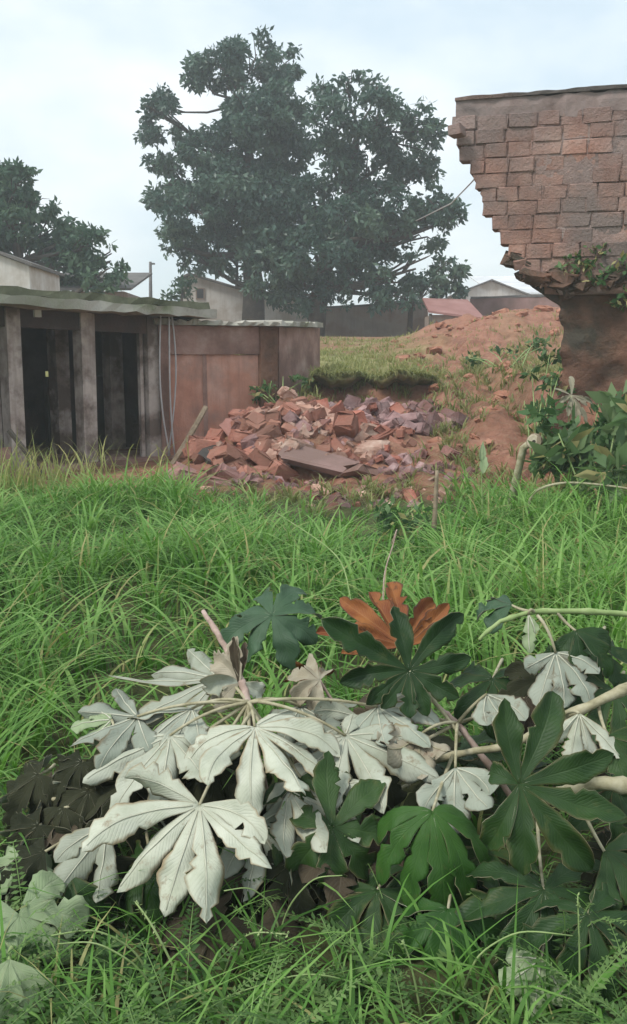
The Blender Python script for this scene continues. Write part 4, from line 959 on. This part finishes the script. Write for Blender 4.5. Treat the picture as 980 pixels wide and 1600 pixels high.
for k, (px_, py_, d_, n_, a_, m_, L_) in enumerate((
        (330, 1190, 2.72, (.1, -.6, .6), (.1, -.4, -.9), ('leaf_dry_and_gap_shade', 'leaf_under_grey'), .2), (215, 1120, 2.86, (0.1, .35, -.88), (-.7, -.3, -.4), UG, .19), (470, 1215, 2.66, (-.1, -.6, .6), (.3, -.4, -.8), ('leaf_top', 'leaf_under'), .22), (400, 1290, 2.58, (.1, .6, -.5), (.6, -.5, -.5), U, .22),
        (205, 1222, 2.68, (.1, -.5, .7), (-.4, -.5, -.5), ('leaf_dry_and_gap_shade', 'leaf_under_grey'), .22), (360, 1230, 2.7, (0, -.6, .6), (.2, -.5, -.7), ('leaf_dry_and_gap_shade', 'leaf_under_grey'), .18), (590, 1105, 2.9, (0.1, .35, -.88), (.5, -.3, -.6), UG, .2), (470, 1105, 2.95, (0, .35, -.88), (.2, -.4, -.7), UG, .2))):
    Lf(brA, oA, px_, py_, d_, n_, a_, [(0, 1.), (38, 1.), (-40, .9), (80, .8), (-82, .7)], L_ * 1.15, .042, m_, att=hubA, th0=-4, bend=-20, fold=.2, seed=700 + k, grav=.5, jit=1.8)  # dark ones sit behind the pale lobes, their colour standing in for gap shade
# far-left withered leaves of the same pile
oW = P(120, 1330, 2.6); oW.z = float(H(oW.x, oW.y))
brW = root('withered_branch', 'withered dark curled leaves at the far left of the branch pile', 'branch', oW)
hubW = P(215, 1240, 2.75)
stemline(brW, oW, 'stem', [P(20, 1252, 2.75), P(110, 1248, 2.68), hubW, P(300, 1250, 2.85)], .006, .01, 'stem')
D = ('leaf_dry_and_gap_shade', 'leaf_under_grey')
Lf(brW, oW, 128, 1190, 2.7, (-.1, -.55, .6), (-.3, -.5, -.7), [(0, .9), (36, .9), (-40, 1.), (-80, .8), (74, .8), (112, .6)], .2, .05, D, att=hubW, th0=-10, bend=-75, seed=8)
Lf(brW, oW, 100, 1262, 2.62, (-.1, -.6, .5), (-.4, -.4, -.8), [(10, 1.), (-30, 1.), (50, .9), (-70, .8)], .19, .048, D, att=hubW, th0=-12, bend=-65, seed=9)
Lf(brW, oW, 168, 1290, 2.55, (.1, .7, -.45), (-.55, -.3, -.8), [(0, 1.), (36, .9), (-34, .7)], .23, .05, U, att=hubW, th0=-10, bend=-40, seed=10)
Lf(brW, oW, 70, 1330, 2.5, (0, -.4, .8), (-.7, -.6, 0), [(0, 1.), (40, .9), (-44, .8), (84, .7)], .2, .05, ('leaf_dry_and_gap_shade', 'leaf_tan'), att=hubW, th0=-6, bend=-40, seed=11)
Lf(brW, oW, 175, 1125, 2.85, (.1, .55, -.7), (-1, -.1, .15), [(0, .8), (50, .6), (-44, .6)], .17, .05, ('leaf_top', 'leaf_pale_green'), att=hubW, th0=0, bend=-15, seed=12)
Lf(brW, oW, 235, 1350, 2.5, (-.2, -.5, .7), (-.6, -.7, -.2), [(0, 1.), (44, .8), (-44, .9), (90, .7)], .19, .05, ('leaf_top', 'leaf_under_grey'), att=hubW, th0=-10, bend=-45, seed=13)
for k, (px_, py_, d_, n_, a_, m_, L_) in enumerate((
        (60, 1210, 2.75, (-.2, -.5, .7), (-.5, -.5, -.5), D, .18), (140, 1235, 2.66, (.1, -.6, .6), (.1, -.5, -.8), D, .2), (200, 1210, 2.75, (0, -.5, .8), (-.2, -.6, -.5), D, .18), (60, 1290, 2.6, (-.1, -.6, .6), (-.3, -.4, -.8), ('leaf_dry_and_gap_shade', 'leaf_under'), .18),
        (150, 1340, 2.52, (0, -.6, .7), (-.1, -.5, -.8), D, .2), (110, 1370, 2.46, (-.2, -.5, .8), (-.5, -.6, -.4), ('leaf_top', 'leaf_under_grey'), .2), (290, 1215, 2.72, (.1, -.5, .8), (.2, -.6, -.6), D, .18), (30, 1340, 2.5, (-.1, -.5, .8), (.1, -.7, -.3), ('leaf_pale_green', 'leaf_under_grey'), .18))):
    Lf(brW, oW, px_, py_, d_, n_, a_, [(0, 1.), (40, 1.), (-42, 1.), (84, .9), (-86, .9), (130, .7)], L_, .044, m_, att=P(px_ + 25, py_ - 15, d_ + .2), th0=-10, bend=-50, fold=.3, seed=600 + k, grav=.6)
# --- branch with dark green leaves (right)
hubB = P(800, 1165, 2.75)
oB = Vector((hubB.x, hubB.y + .15, float(H(hubB.x, hubB.y + .15))))
brB = root('cut_branch', 'cut branch with glossy dark green seven-fingered leaves facing up on the right', 'branch', oB)
stemline(brB, oB, 'stem', [P(1010, 1060, 2.75), P(930, 1100, 2.7), P(860, 1130, 2.72), hubB, P(690, 1180, 2.85), P(560, 1260, 2.95)], .016, .009, 'stem')
stemline(brB, oB, 'stem', [P(1010, 1232, 2.5), P(930, 1222, 2.52), P(860, 1240, 2.6), P(800, 1300, 2.7)], .022, .014, 'stem')
G = ('leaf_top', 'leaf_under'); FR = ('leaf_fresh', 'leaf_under')
Lf(brB, oB, 812, 1225, 2.36, (-.05, -.82, .45), (-.1, .3, 1), [(-8, .8), (34, 1.), (80, 1.05), (116, 1.), (148, 1.15), (182, .9), (-60, .4, -70), (212, .8, -60)], .265, .043, G, att=hubB, th0=4, bend=-10, fold=.3, seed=20, grav=.12)
Lf(brB, oB, 640, 1048, 2.88, (-.02, -.85, .4), (0, .3, 1), [(-12, .88), (36, 1.), (82, .8), (120, .65), (155, .6), (185, .62), (215, .62), (-62, 1.2), (-92, .95), (-122, .7)], .25, .041, G, att=P(720, 1150, 2.85), th0=6, bend=-10, fold=.35, seed=21, grav=.08)
Lf(brB, oB, 520, 1292, 2.5, (.0, -.75, .55), (0, .4, 1), [(-10, .95), (46, .95), (96, .8, -60), (140, .9, -70), (185, .9, -80), (230, .9, -70), (-70, .7, -60)], .21, .046, G, att=P(640, 1225, 2.85), th0=2, bend=-12, fold=.25, seed=22, grav=.12)
Lf(brB, oB, 676, 1268, 2.45, (.05, -.62, .75), (0, -.4, -1), [(-6, 1.1), (26, 1.), (-38, 1.05), (62, .95), (-74, .95), (100, .8), (-112, .8)], .28, .042, FR, att=P(708, 1180, 2.8), th0=-14, bend=-30, fold=-.2, seed=23, grav=.7, jit=1.5)
Lf(brB, oB, 850, 1390, 2.3, (.1, -.6, .8), (0, -.5, -.8), [(0, 1.), (40, 1.1), (-40, 1.), (82, 1.), (-84, 1.1), (124, .8), (-126, .9)], .26, .043, G, att=P(840, 1270, 2.62), th0=-4, bend=-34, fold=.1, seed=24)
Lf(brB, oB, 700, 1420, 2.32, (-.1, -.5, .85), (-.3, -.6, -.6), [(0, 1.), (42, 1.), (-42, 1.), (86, .9), (-88, .9)], .22, .04, FR, att=P(720, 1300, 2.65), th0=-6, bend=-40, fold=.1, seed=25)
Lf(brB, oB, 905, 1115, 2.62, (.05, .75, -.4), (.1, -.3, -1), [(-24, .8), (8, .9), (38, .9), (-54, .6)], .17, .055, U, att=P(880, 1118, 2.71), th0=-6, bend=-14, seed=26)
Lf(brB, oB, 868, 1020, 2.95, (.0, .72, -.5), (.1, -.3, -1), [(-32, .9), (2, .9), (38, 1.), (74, .7), (-70, .6)], .21, .055, UG, att=P(840, 962, 3.0), th0=-6, bend=-20, seed=27)
Lf(brB, oB, 950, 1150, 2.6, (.0, -.6, .7), (.7, -.3, -.4), [(0, 1.), (42, .9), (-42, .8)], .2, .055, G, att=P(935, 1102, 2.72), th0=0, bend=-30, seed=28)
Lf(brB, oB, 845, 1500, 2.16, (.1, .5, -.7), (-.2, -.5, -.7), [(0, .9), (44, .8), (-44, .8), (-88, .6)], .15, .05, ('leaf_fresh', 'leaf_pale_green'), att=P(860, 1420, 2.4), th0=-5, bend=-25, seed=29)
Lf(brB, oB, 590, 1390, 2.42, (0, -.4, .85), (-.2, -.8, -.4), [(0, 1.), (44, .9), (-44, .9), (90, .8), (-90, .8)], .21, .042, G, att=P(640, 1300, 2.7), th0=-6, bend=-40, fold=.1, seed=30)
Lf(brB, oB, 945, 1330, 2.38, (.1, -.5, .8), (.5, -.6, -.4), [(0, 1.), (40, .9), (-40, 1.), (-84, .9)], .24, .043, G, att=P(900, 1240, 2.55), th0=-4, bend=-35, fold=.1, seed=31)
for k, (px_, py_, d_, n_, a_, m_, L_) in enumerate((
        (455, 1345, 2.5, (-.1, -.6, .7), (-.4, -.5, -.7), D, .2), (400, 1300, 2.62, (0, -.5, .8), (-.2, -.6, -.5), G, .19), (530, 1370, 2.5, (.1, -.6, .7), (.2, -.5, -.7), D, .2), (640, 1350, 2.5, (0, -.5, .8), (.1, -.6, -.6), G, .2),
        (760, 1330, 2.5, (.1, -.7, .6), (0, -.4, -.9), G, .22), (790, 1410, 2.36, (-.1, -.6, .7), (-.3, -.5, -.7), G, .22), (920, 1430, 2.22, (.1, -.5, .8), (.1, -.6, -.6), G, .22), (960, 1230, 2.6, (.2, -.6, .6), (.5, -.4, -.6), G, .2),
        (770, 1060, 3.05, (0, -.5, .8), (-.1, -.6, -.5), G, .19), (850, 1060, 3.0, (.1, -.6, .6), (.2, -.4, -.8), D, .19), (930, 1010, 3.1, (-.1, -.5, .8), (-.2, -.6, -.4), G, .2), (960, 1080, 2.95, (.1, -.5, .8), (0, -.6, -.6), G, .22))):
    Lf(brB, oB, px_, py_, d_, n_, a_, [(0, 1.), (40, 1.), (-42, 1.), (84, .9), (-86, .9), (130, .7), (-128, .7)], L_ * 1.1, .04, m_, att=P(px_ + 15, py_ - 30, d_ + .25), th0=-6, bend=-30, fold=.2, seed=500 + k, grav=.55)  # lower dark leaves fill the pile's base, standing in for shade between leaves
# dull dried leaves between the two branches
oT = P(680, 1240, 2.85); oT.z = float(H(oT.x, oT.y))
brT = root('dried_branch', 'dried tan curled leaves tangled between the pale and the dark leaves', 'branch', oT)
hubT = P(715, 1130, 2.88)
stemline(brT, oT, 'stem', [P(650, 1060, 3.0), P(690, 1110, 2.9), hubT, P(760, 1190, 2.85), P(830, 1290, 2.9)], .007, .011, 'stem_brown')
T = ('leaf_brown', 'leaf_tan')
Lf(brT, oT, 655, 1150, 2.8, (.0, .5, -.8), (-.6, -.4, -.5), [(0, 1.), (40, .9), (-40, .8), (84, .7)], .2, .045, T, att=hubT, th0=-10, bend=-60, seed=40)
Lf(brT, oT, 712, 1200, 2.66, (.2, .6, -.6), (.0, -.3, -1), [(0, 1.1), (36, .9), (-36, .9), (74, .7)], .2, .048, ('leaf_brown', 'leaf_under_grey'), att=hubT, th0=-10, bend=-50, seed=41)
Lf(brT, oT, 760, 1085, 2.9, (-.2, .6, -.5), (.3, -.3, -.8), [(0, .9), (46, .9), (-46, .8)], .16, .045, ('leaf_brown', 'leaf_under_grey'), att=hubT, th0=-8, bend=-50, seed=42)
Lf(brT, oT, 600, 1190, 2.72, (.1, -.5, .7), (-.3, -.6, -.4), [(0, 1.), (42, .9), (-42, .8), (88, .8)], .18, .045, D, att=hubT, th0=-10, bend=-55, seed=43)
Lf(brT, oT, 560, 1120, 2.92, (.1, .6, -.6), (-.3, -.3, -.8), [(0, 1.), (40, .9), (-40, .9), (-84, .7)], .22, .055, ('leaf_brown', 'leaf_under'), att=hubT, th0=-8, bend=-30, seed=44)
Lf(brT, oT, 820, 1090, 2.95, (.1, -.4, .8), (.2, -.6, -.4), [(0, 1.), (44, .9), (-44, .9), (90, .8), (-90, .8)], .2, .05, ('leaf_brown', 'leaf_brown'), att=hubT, th0=-8, bend=-40, seed=45)
# orange dying leaf behind the upper dark leaf
oO = P(630, 1060, 3.05); oO.z = float(H(oO.x, oO.y))
brO = root('orange_leaf', 'large dying orange and brown leaf behind the uppermost dark green leaf', 'leaf', oO)
leaf(brO, oO, 'blade', P(632, 1008, 3.04), (.0, -.64, .72), (0, .65, .7), lobes([(-4, .98, -5), (24, .85, 0), (50, .72, -10), (78, .62, -10), (-28, .85, 5), (-52, 1.0, -8), (-74, 1.1, -10), (-98, .75, -20)], .28, .04, 4, -4, .5, 1.5, 50), ('leaf_orange', 'leaf_brown'), P(660, 1120, 3.05), 50, stemmat='stem_brown', grav=.03)
oO2 = P(490, 1090, 3.0); oO2.z = float(H(oO2.x, oO2.y))
brO2 = root('orange_leaf', 'small crumpled orange brown leaf left of the uppermost dark leaf', 'leaf', oO2)
leaf(brO2, oO2, 'blade', P(500, 1062, 2.98), (.1, -.6, .7), (-.7, .1, .2), lobes([(0, 1.), (44, .9), (-44, .9), (90, .7), (-92, .8)], .14, .034, 0, -70, .5, 1, 51), ('leaf_tan', 'leaf_orange'), P(530, 1110, 2.95), 51, stemmat='stem_brown')
# bluish green leaf behind
oG = P(430, 1000, 3.5); oG.z = float(H(oG.x, oG.y))
brG = root('green_leaf', 'dull bluish green fingered leaf in the grass left of the orange leaf', 'leaf', oG)
leaf(brG, oG, 'blade', P(425, 962, 3.45), (-.1, -.6, .75), (-.2, .6, .4), lobes([0, 42, -42, (84, 1.), (-84, 1.05), 126, (-126, .9), 170], .22, .05, 0, -38, .1, 1, 52), ('leaf_teal', 'leaf_under_grey'), P(470, 1060, 3.5), 52, stemmat='stem_green')
# right edge: hanging long-stalk with small leaves
oR = P(930, 1050, 3.05); oR.z = float(H(oR.x, oR.y))
brR = root('arching_branch', 'arching green leaf stalk with drooping leaves at the right edge of the pile', 'branch', oR)
stemline(brR, oR, 'stem', [P(748, 1000, 2.98), P(780, 970, 3.0), P(835, 955, 3.02), P(920, 955, 3.05), P(1010, 962, 3.1)], .006, .011, 'stem_green')
Lf(brR, oR, 826, 960, 3.0, (.3, .6, -.3), (.05, -.2, -1), [(0, 1.), (30, .5)], .13, .026, ('leaf_top', 'leaf_pale_green'), att=P(835, 956, 3.02), th0=-5, bend=-10, seed=60)
Lf(brR, oR, 800, 945, 3.1, (.0, -.4, .8), (-.7, .1, .1), [(0, .9), (46, .8), (-46, .8)], .16, .045, ('leaf_teal', 'leaf_under_grey'), att=P(835, 956, 3.02), th0=0, bend=-45, seed=61)
Lf(brR, oR, 900, 985, 3.0, (.0, -.5, .75), (.5, -.3, -.5), [(0, 1.), (44, .9), (-44, .9), (88, .7)], .18, .045, ('leaf_top', 'leaf_under_grey'), att=P(870, 956, 3.03), th0=-5, bend=-45, seed=62)
# pale leaves at lower left
oP = P(40, 1470, 2.2); oP.z = float(H(oP.x, oP.y))
brP = root('pale_leaf', 'big pale green leaf lying low at the bottom left corner', 'leaf', oP)
leaf(brP, oP, 'blade', P(30, 1430, 2.3), (.2, -.55, .75), (.3, -.5, -.4), lobes([0, 40, -40, (80, 1.), (-80, 1.), (125, .9), (-125, .9)], .2, .055, 0, -25, .1, 1, 70), ('leaf_pale_green', 'leaf_under'), P(70, 1480, 2.35), 70, stemmat='stem_green')
oP2 = P(10, 1560, 2.05); oP2.z = float(H(oP2.x, oP2.y))
brP2 = root('pale_leaf', 'narrow pale green leaf cut by the bottom left edge of the view', 'leaf', oP2)
leaf(brP2, oP2, 'blade', P(15, 1500, 2.1), (.4, -.6, .6), (0, -.4, -1), lobes([(0, 1.), (45, .8), (-45, .8)], .2, .045, 0, -25, .1, 1, 71), ('leaf_pale_green', 'leaf_under'), P(20, 1480, 2.2), 71, stemmat='stem_green')
# low grey-brown leaf litter under the branches so the pile rests on something
oK = Vector((.15, 2.85, float(H(.15, 2.85))))
lit = root('leaf_litter', 'dark crushed leaves lying on the ground underneath the cut branches', 'leaves', oK)
rr = random.Random(99)
for k in range(34):
    xx = rr.uniform(-1.0, 1.15); yy = rr.uniform(2.3, 3.5)
    if abs(xx) > .36 * yy + .1: continue
    zz = float(H(xx, yy)) + rr.uniform(.03, .2) * (1 if yy > 2.5 else .5)
    leaf(lit, oK, 'leaf', (xx, yy, zz), (rr.uniform(-.5, .5), rr.uniform(-.8, .1), .8), (rr.uniform(-1, 1), rr.uniform(-1, 1), 0), lobes([0, 44, -44, 88, -88, 132], .18, .048, -5, -40, .1, 1, 100 + k),
         rr.choice([('leaf_dry_and_gap_shade', 'leaf_under_grey'), ('leaf_top', 'leaf_under_grey'), ('leaf_top', 'leaf_under'), ('leaf_brown', 'leaf_under_grey')]), None, 100 + k, veins=False)

# ------------------------------------------------------------------ single arching grass stalks in front
def stalk(pts, r_, label, name='grass_stalk', mat='stem_green', seeds=False, group=None):
    pts = [Vector(p_) for p_ in pts]; o_ = pts[0].copy(); P_ = []
    for a1, b1 in zip(pts[:-1], pts[1:]):
        for k in range(6): P_.append(a1.lerp(b1, k / 6))
    P_.append(pts[-1])
    for _ in range(5): P_ = [P_[0]] + [(P_[i - 1] + P_[i] * 2 + P_[i + 1]) / 4 for i in range(1, len(P_) - 1)] + [P_[-1]]
    mb = MB(); mb.tube(P_, [r_ * (1 - .5 * i / len(P_)) for i in range(len(P_))], 6)
    r0 = root(name, label, 'grass', o_, 0, group); add('stalk', mb.mesh('stalk', M[mat], True, off=o_), r0)
    if seeds:
        mb = MB(); rr = random.Random(int(r_ * 1e6) + len(label))
        for q in P_[len(P_) // 2:]:
            for k in range(3):
                d = Vector((rr.uniform(-1, 1), rr.uniform(-1, 1), rr.uniform(-.6, .6))).normalized(); s = d.cross(Vector((.2, .5, .8))).normalized()
                b0 = len(mb.v); ln = rr.uniform(.008, .016); mb.v += [tuple(q), tuple(q + d * ln * .5 + s * ln * .2), tuple(q + d * ln), tuple(q + d * ln * .5 - s * ln * .2)]; mb.f.append((b0, b0 + 1, b0 + 2, b0 + 3)); mb.m.append(0)
        add('seeds', mb.mesh('seeds', M['stem_green'], off=o_), r0)
    return r0
def gp(px, py, d): q = P(px, py, d); q.z = float(H(q.x, q.y)) - .01; return q
stalk([gp(300, 1590, 2.15), P(272, 1510, 2.15), P(235, 1440, 2.17), P(212, 1410, 2.2)], .004, 'upright seeding grass stalk in front of the big hanging pale leaf', seeds=True)
stalk([gp(255, 1560, 2.2), P(215, 1485, 2.18), P(150, 1450, 2.15), P(80, 1462, 2.12)], .0035, 'grass stalk arching left at the lower left, upper of two', seeds=True)
stalk([gp(275, 1590, 2.12), P(220, 1510, 2.1), P(150, 1470, 2.08), P(90, 1475, 2.06)], .003, 'grass stalk arching left at the lower left, lower of two')
stalk([gp(660, 1600, 2.1), P(590, 1545, 2.1), P(480, 1515, 2.1), P(345, 1560, 2.08)], .003, 'long grass stalk arching left across the bottom centre')
stalk([gp(430, 1480, 2.35), P(450, 1415, 2.33), P(490, 1370, 2.3), P(535, 1368, 2.28)], .0028, 'pale curved stalk in front of the dark hollow, bending right')
stalk([gp(445, 1480, 2.34), P(425, 1410, 2.33), P(390, 1385, 2.3), P(350, 1392, 2.28)], .0028, 'pale curved stalk in front of the dark hollow, bending left')
stalk([gp(720, 1560, 2.15), P(745, 1490, 2.13), P(810, 1452, 2.12), P(895, 1462, 2.1)], .003, 'grass stalk arching right below the dark leaves')
stalk([gp(905, 1590, 2.1), P(906, 1500, 2.1), P(904, 1440, 2.12), P(903, 1400, 2.13)], .0028, 'straight thin stalk standing at the lower right', seeds=True)
stalk([gp(660, 1600, 2.08), P(650, 1540, 2.08), P(638, 1490, 2.1), P(628, 1470, 2.1)], .0032, 'short stalk with star-shaped tip at the bottom centre', seeds=True)
stalk([gp(345, 1520, 2.25), P(365, 1475, 2.25), P(395, 1455, 2.25), P(450, 1460, 2.24)], .003, 'grass stalk arching right under the pale hanging leaf', seeds=True)
stalk([gp(560, 1000, 5.2), P(540, 880, 5.6), P(500, 845, 5.8), P(430, 800, 6.2)], .005, 'long leaning grass stem left of the orange leaf')
stalk([gp(600, 1000, 5.0), P(598, 900, 5.2), P(615, 850, 5.3), P(622, 822, 5.3), P(612, 850, 5.25)], .005, 'thin hooked plant tip above the orange leaf', mat='stem_brown')
# sticks and stems on the right
stalk([gp(676, 860, 8.2), P(680, 800, 8.2), P(683, 735, 8.2)], .028, 'thin pale vertical stake standing in the grass before the rubble', 'stake', 'dry_wood')
stalk([gp(826, 800, 8.4), P(826, 768, 8.4), P(880, 752, 8.3), P(965, 760, 8.2), P(1040, 775, 8.2)], .015, 'long bowed pale stem arching over the grass at the right', 'bowed_stem', 'stem')
c0, c1 = gp(796, 770, 9.2), P(834, 688, 9.0)
cs = root('cut_sapling', 'slanting cut sapling trunk with round pale sawn end facing forward', 'stump', c0)
mb = MB(); mb.tube([c0, c0.lerp(c1, .5) + Vector((-.05, 0, 0)), P(818, 700, 9.05), P(832, 690, 9.0)], [.045, .038, .036, .04], 9); add('trunk', mb.mesh('trunk', M['stem'], True, off=c0), cs)
mb = MB(); e = P(834, 690, 8.94); mb.tube([P(836, 689, 9.06), e], [.075, .07], 12); cut = add('branch_end', mb.mesh('branch_end', M['dry_wood'], False, off=c0), cs)
mb = MB(); mb.tube([e + Vector((0, -.002, 0)), e + Vector((0, -.008, 0))], [.066, .064], 12); add('cut_face', mb.mesh('cut_face', M['cut_wood'], off=c0), cut)
mb = MB(); mb.tube([e + Vector((0, -.009, 0)), e + Vector((0, -.011, 0))], [.018, .016], 8); add('pith', mb.mesh('pith', M['bark'], off=c0), cut)
# pale withered leaf hanging on a grass tip
oH = gp(756, 800, 8.6); hl = root('hanging_leaf', 'single pale withered leaf hanging upright in the grass before the slope', 'leaf', oH)
stemline(hl, oH, 'stem', [oH, P(752, 730, 8.6), P(755, 690, 8.6)], .008, .005, 'stem_green')
leaf(hl, oH, 'blade', P(755, 690, 8.57), (.1, -.9, .2), (.05, 0, -1), lobes([(0, 1.), (20, .6)], .3, .045, 0, -20, .2, 1, 80), ('leaf_pale_green', 'leaf_under'), None, 80)

# ------------------------------------------------------------------ shrubs
def shrub(name, label, base, blobs, per, size, mat, seed, sub=40, subr=.16, stems=6, dry=0.):
    base = Vector(base); r0 = root(name, label, 'shrub', base); rr = random.Random(seed); mb = MB()
    for k in range(stems):
        c_, r_ = rr.choice(blobs); e_ = Vector(c_) + Vector((rr.uniform(-1, 1) * r_[0], rr.uniform(-1, 1) * r_[1], rr.uniform(0, 1) * r_[2])) * .8
        s_ = base + Vector((rr.uniform(-.15, .15), rr.uniform(-.1, .1), -.05)); mb.tube([s_, s_.lerp(e_, .5) + Vector((0, 0, .08)), e_], [.014, .01, .005], 5)
    if stems: add('stems', mb.mesh('stems', M['stem_green'], True, off=base), r0)
    V, Fq, tt, _ = leaf_cloud(name, [b_[0] for b_ in blobs], [b_[1] for b_ in blobs], per, size, mat, seed, sub, subr, droop=.2, shell=.3)
    tt[:, 1] = (np.repeat(np.random.default_rng(seed).random(len(Fq)), 4) < dry) * .8
    add('foliage', np_mesh('foliage', V - np.array(base), Fq, mat, False, tt), r0); return r0
shrub('leafy_shrub', 'leafy green shrub growing below the undercut pillar', gp(900, 740, 9.6), pb([(870, 660, 34, 40), (910, 690, 50, 45), (950, 650, 40, 50), (985, 690, 50, 60), (930, 740, 60, 36), (860, 720, 36, 30)], 9.4, .35, 31), 26, .15, M['bush_leaf'], 31, sub=110, subr=.15, stems=12)
shrub('leafy_shrub', 'small dark shrub at the foot of the slope left of the pillar', gp(845, 625, 12.0), pb([(850, 590, 30, 20), (875, 610, 26, 18), (835, 640, 22, 20), (860, 560, 24, 14)], 12.6, .3, 32), 24, .12, M['bush_leaf'], 32, sub=90, subr=.14, stems=8, dry=.15)
shrub('leafy_shrub', 'dark low bush in the grass in front of the beige fragments', gp(615, 850, 8.2), pb([(595, 808, 30, 26), (635, 808, 36, 28), (600, 835, 34, 20), (655, 830, 24, 20)], 8.1, .2, 33), 30, .09, M['bush_leaf'], 33, sub=150, subr=.13, stems=8, dry=.12)
shrub('vine', 'dark creeper hanging over the top of the undercut earth pillar', WP(2.2, float(H(3.9, 12)) + .1, .1), [(tuple(WP(s, z, .05)), (.22, .06, .16)) for s, z in ((1.5, 2.75), (1.8, 2.6), (2.1, 2.75), (2.0, 2.3), (2.4, 2.5), (2.6, 2.0), (2.9, 2.6), (1.7, 2.85))], 7, .1, M['bush_leaf'], 34, sub=60, subr=.12, stems=0, dry=.3)
shrub('leafy_shrub', 'weedy green clump on top of the bank beside the slope', gp(800, 560, 17), pb([(790, 548, 30, 10), (835, 540, 30, 12), (740, 560, 26, 9)], 18, .6, 35), 20, .13, M['bush_leaf'], 35, sub=50, subr=.16, stems=6, dry=.2)
shrub('leafy_shrub', 'low green weeds on the ledge right of the red wall', gp(430, 640, 15.0), pb([(420, 606, 30, 14), (460, 596, 24, 12), (395, 620, 16, 14)], 15.2, .3, 36), 22, .1, M['bush_leaf'], 36, sub=70, subr=.13, stems=6, dry=.15)
shrub('leafy_shrub', 'paler long-leaved weed clump at the right edge in front of the pillar shrub', gp(940, 790, 8.6), pb([(900, 715, 30, 30), (950, 720, 36, 44), (975, 660, 22, 40), (880, 690, 20, 36)], 8.7, .25, 37), 12, .24, M['weed_long'], 37, sub=70, subr=.15, stems=10, dry=.15)
# dried pale plant on the shrub
oD = gp(905, 700, 9.2); dp = root('dried_plant', 'dry pale spiky plant top sticking out of the shrub below the pillar', 'plant', oD)
stemline(dp, oD, 'stem', [oD, P(895, 680, 9.1), P(893, 618, 9.1)], .012, .008, 'stem')
for k, (q, w_) in enumerate((((905, 585), .03), ((935, 615), .02), ((922, 620), .025), ((880, 622), .03), ((888, 650), .03), ((912, 660), .03), ((928, 655), .025), ((905, 640), .03), ((880, 600), .012))):
    leaf(dp, oD, 'leaf', P(893, 618, 9.1), (.1, -.9, .3), P(q[0], q[1], 9.0) - P(893, 618, 9.1), lobes([(0, 1.)], (P(q[0], q[1], 9.0) - P(893, 618, 9.1)).length, w_, 0, -12, .4, 1, 300 + k), ('leaf_tan', 'leaf_under'), None, 300 + k, veins=False)

# ------------------------------------------------------------------ hazy damp air
mb = MB(); hx = float(np.abs(gx).max()) + 20; mb.box(-hx, hx, gy.min() - 20, gy.max() + 20, -4, 19.5)
hm = bpy.data.materials.new('haze'); hm.use_nodes = True; t = hm.node_tree
t.nodes.remove(t.nodes['Principled BSDF']); pv = t.nodes.new('ShaderNodeVolumePrincipled')
pv.inputs['Color'].default_value = (.9, .96, 1, 1); pv.inputs['Density'].default_value = .0028; pv.inputs['Anisotropy'].default_value = .2
t.links.new(pv.outputs[0], t.nodes['Material Output'].inputs['Volume'])
tag(add('haze', mb.mesh('haze', hm)), kind='stuff')
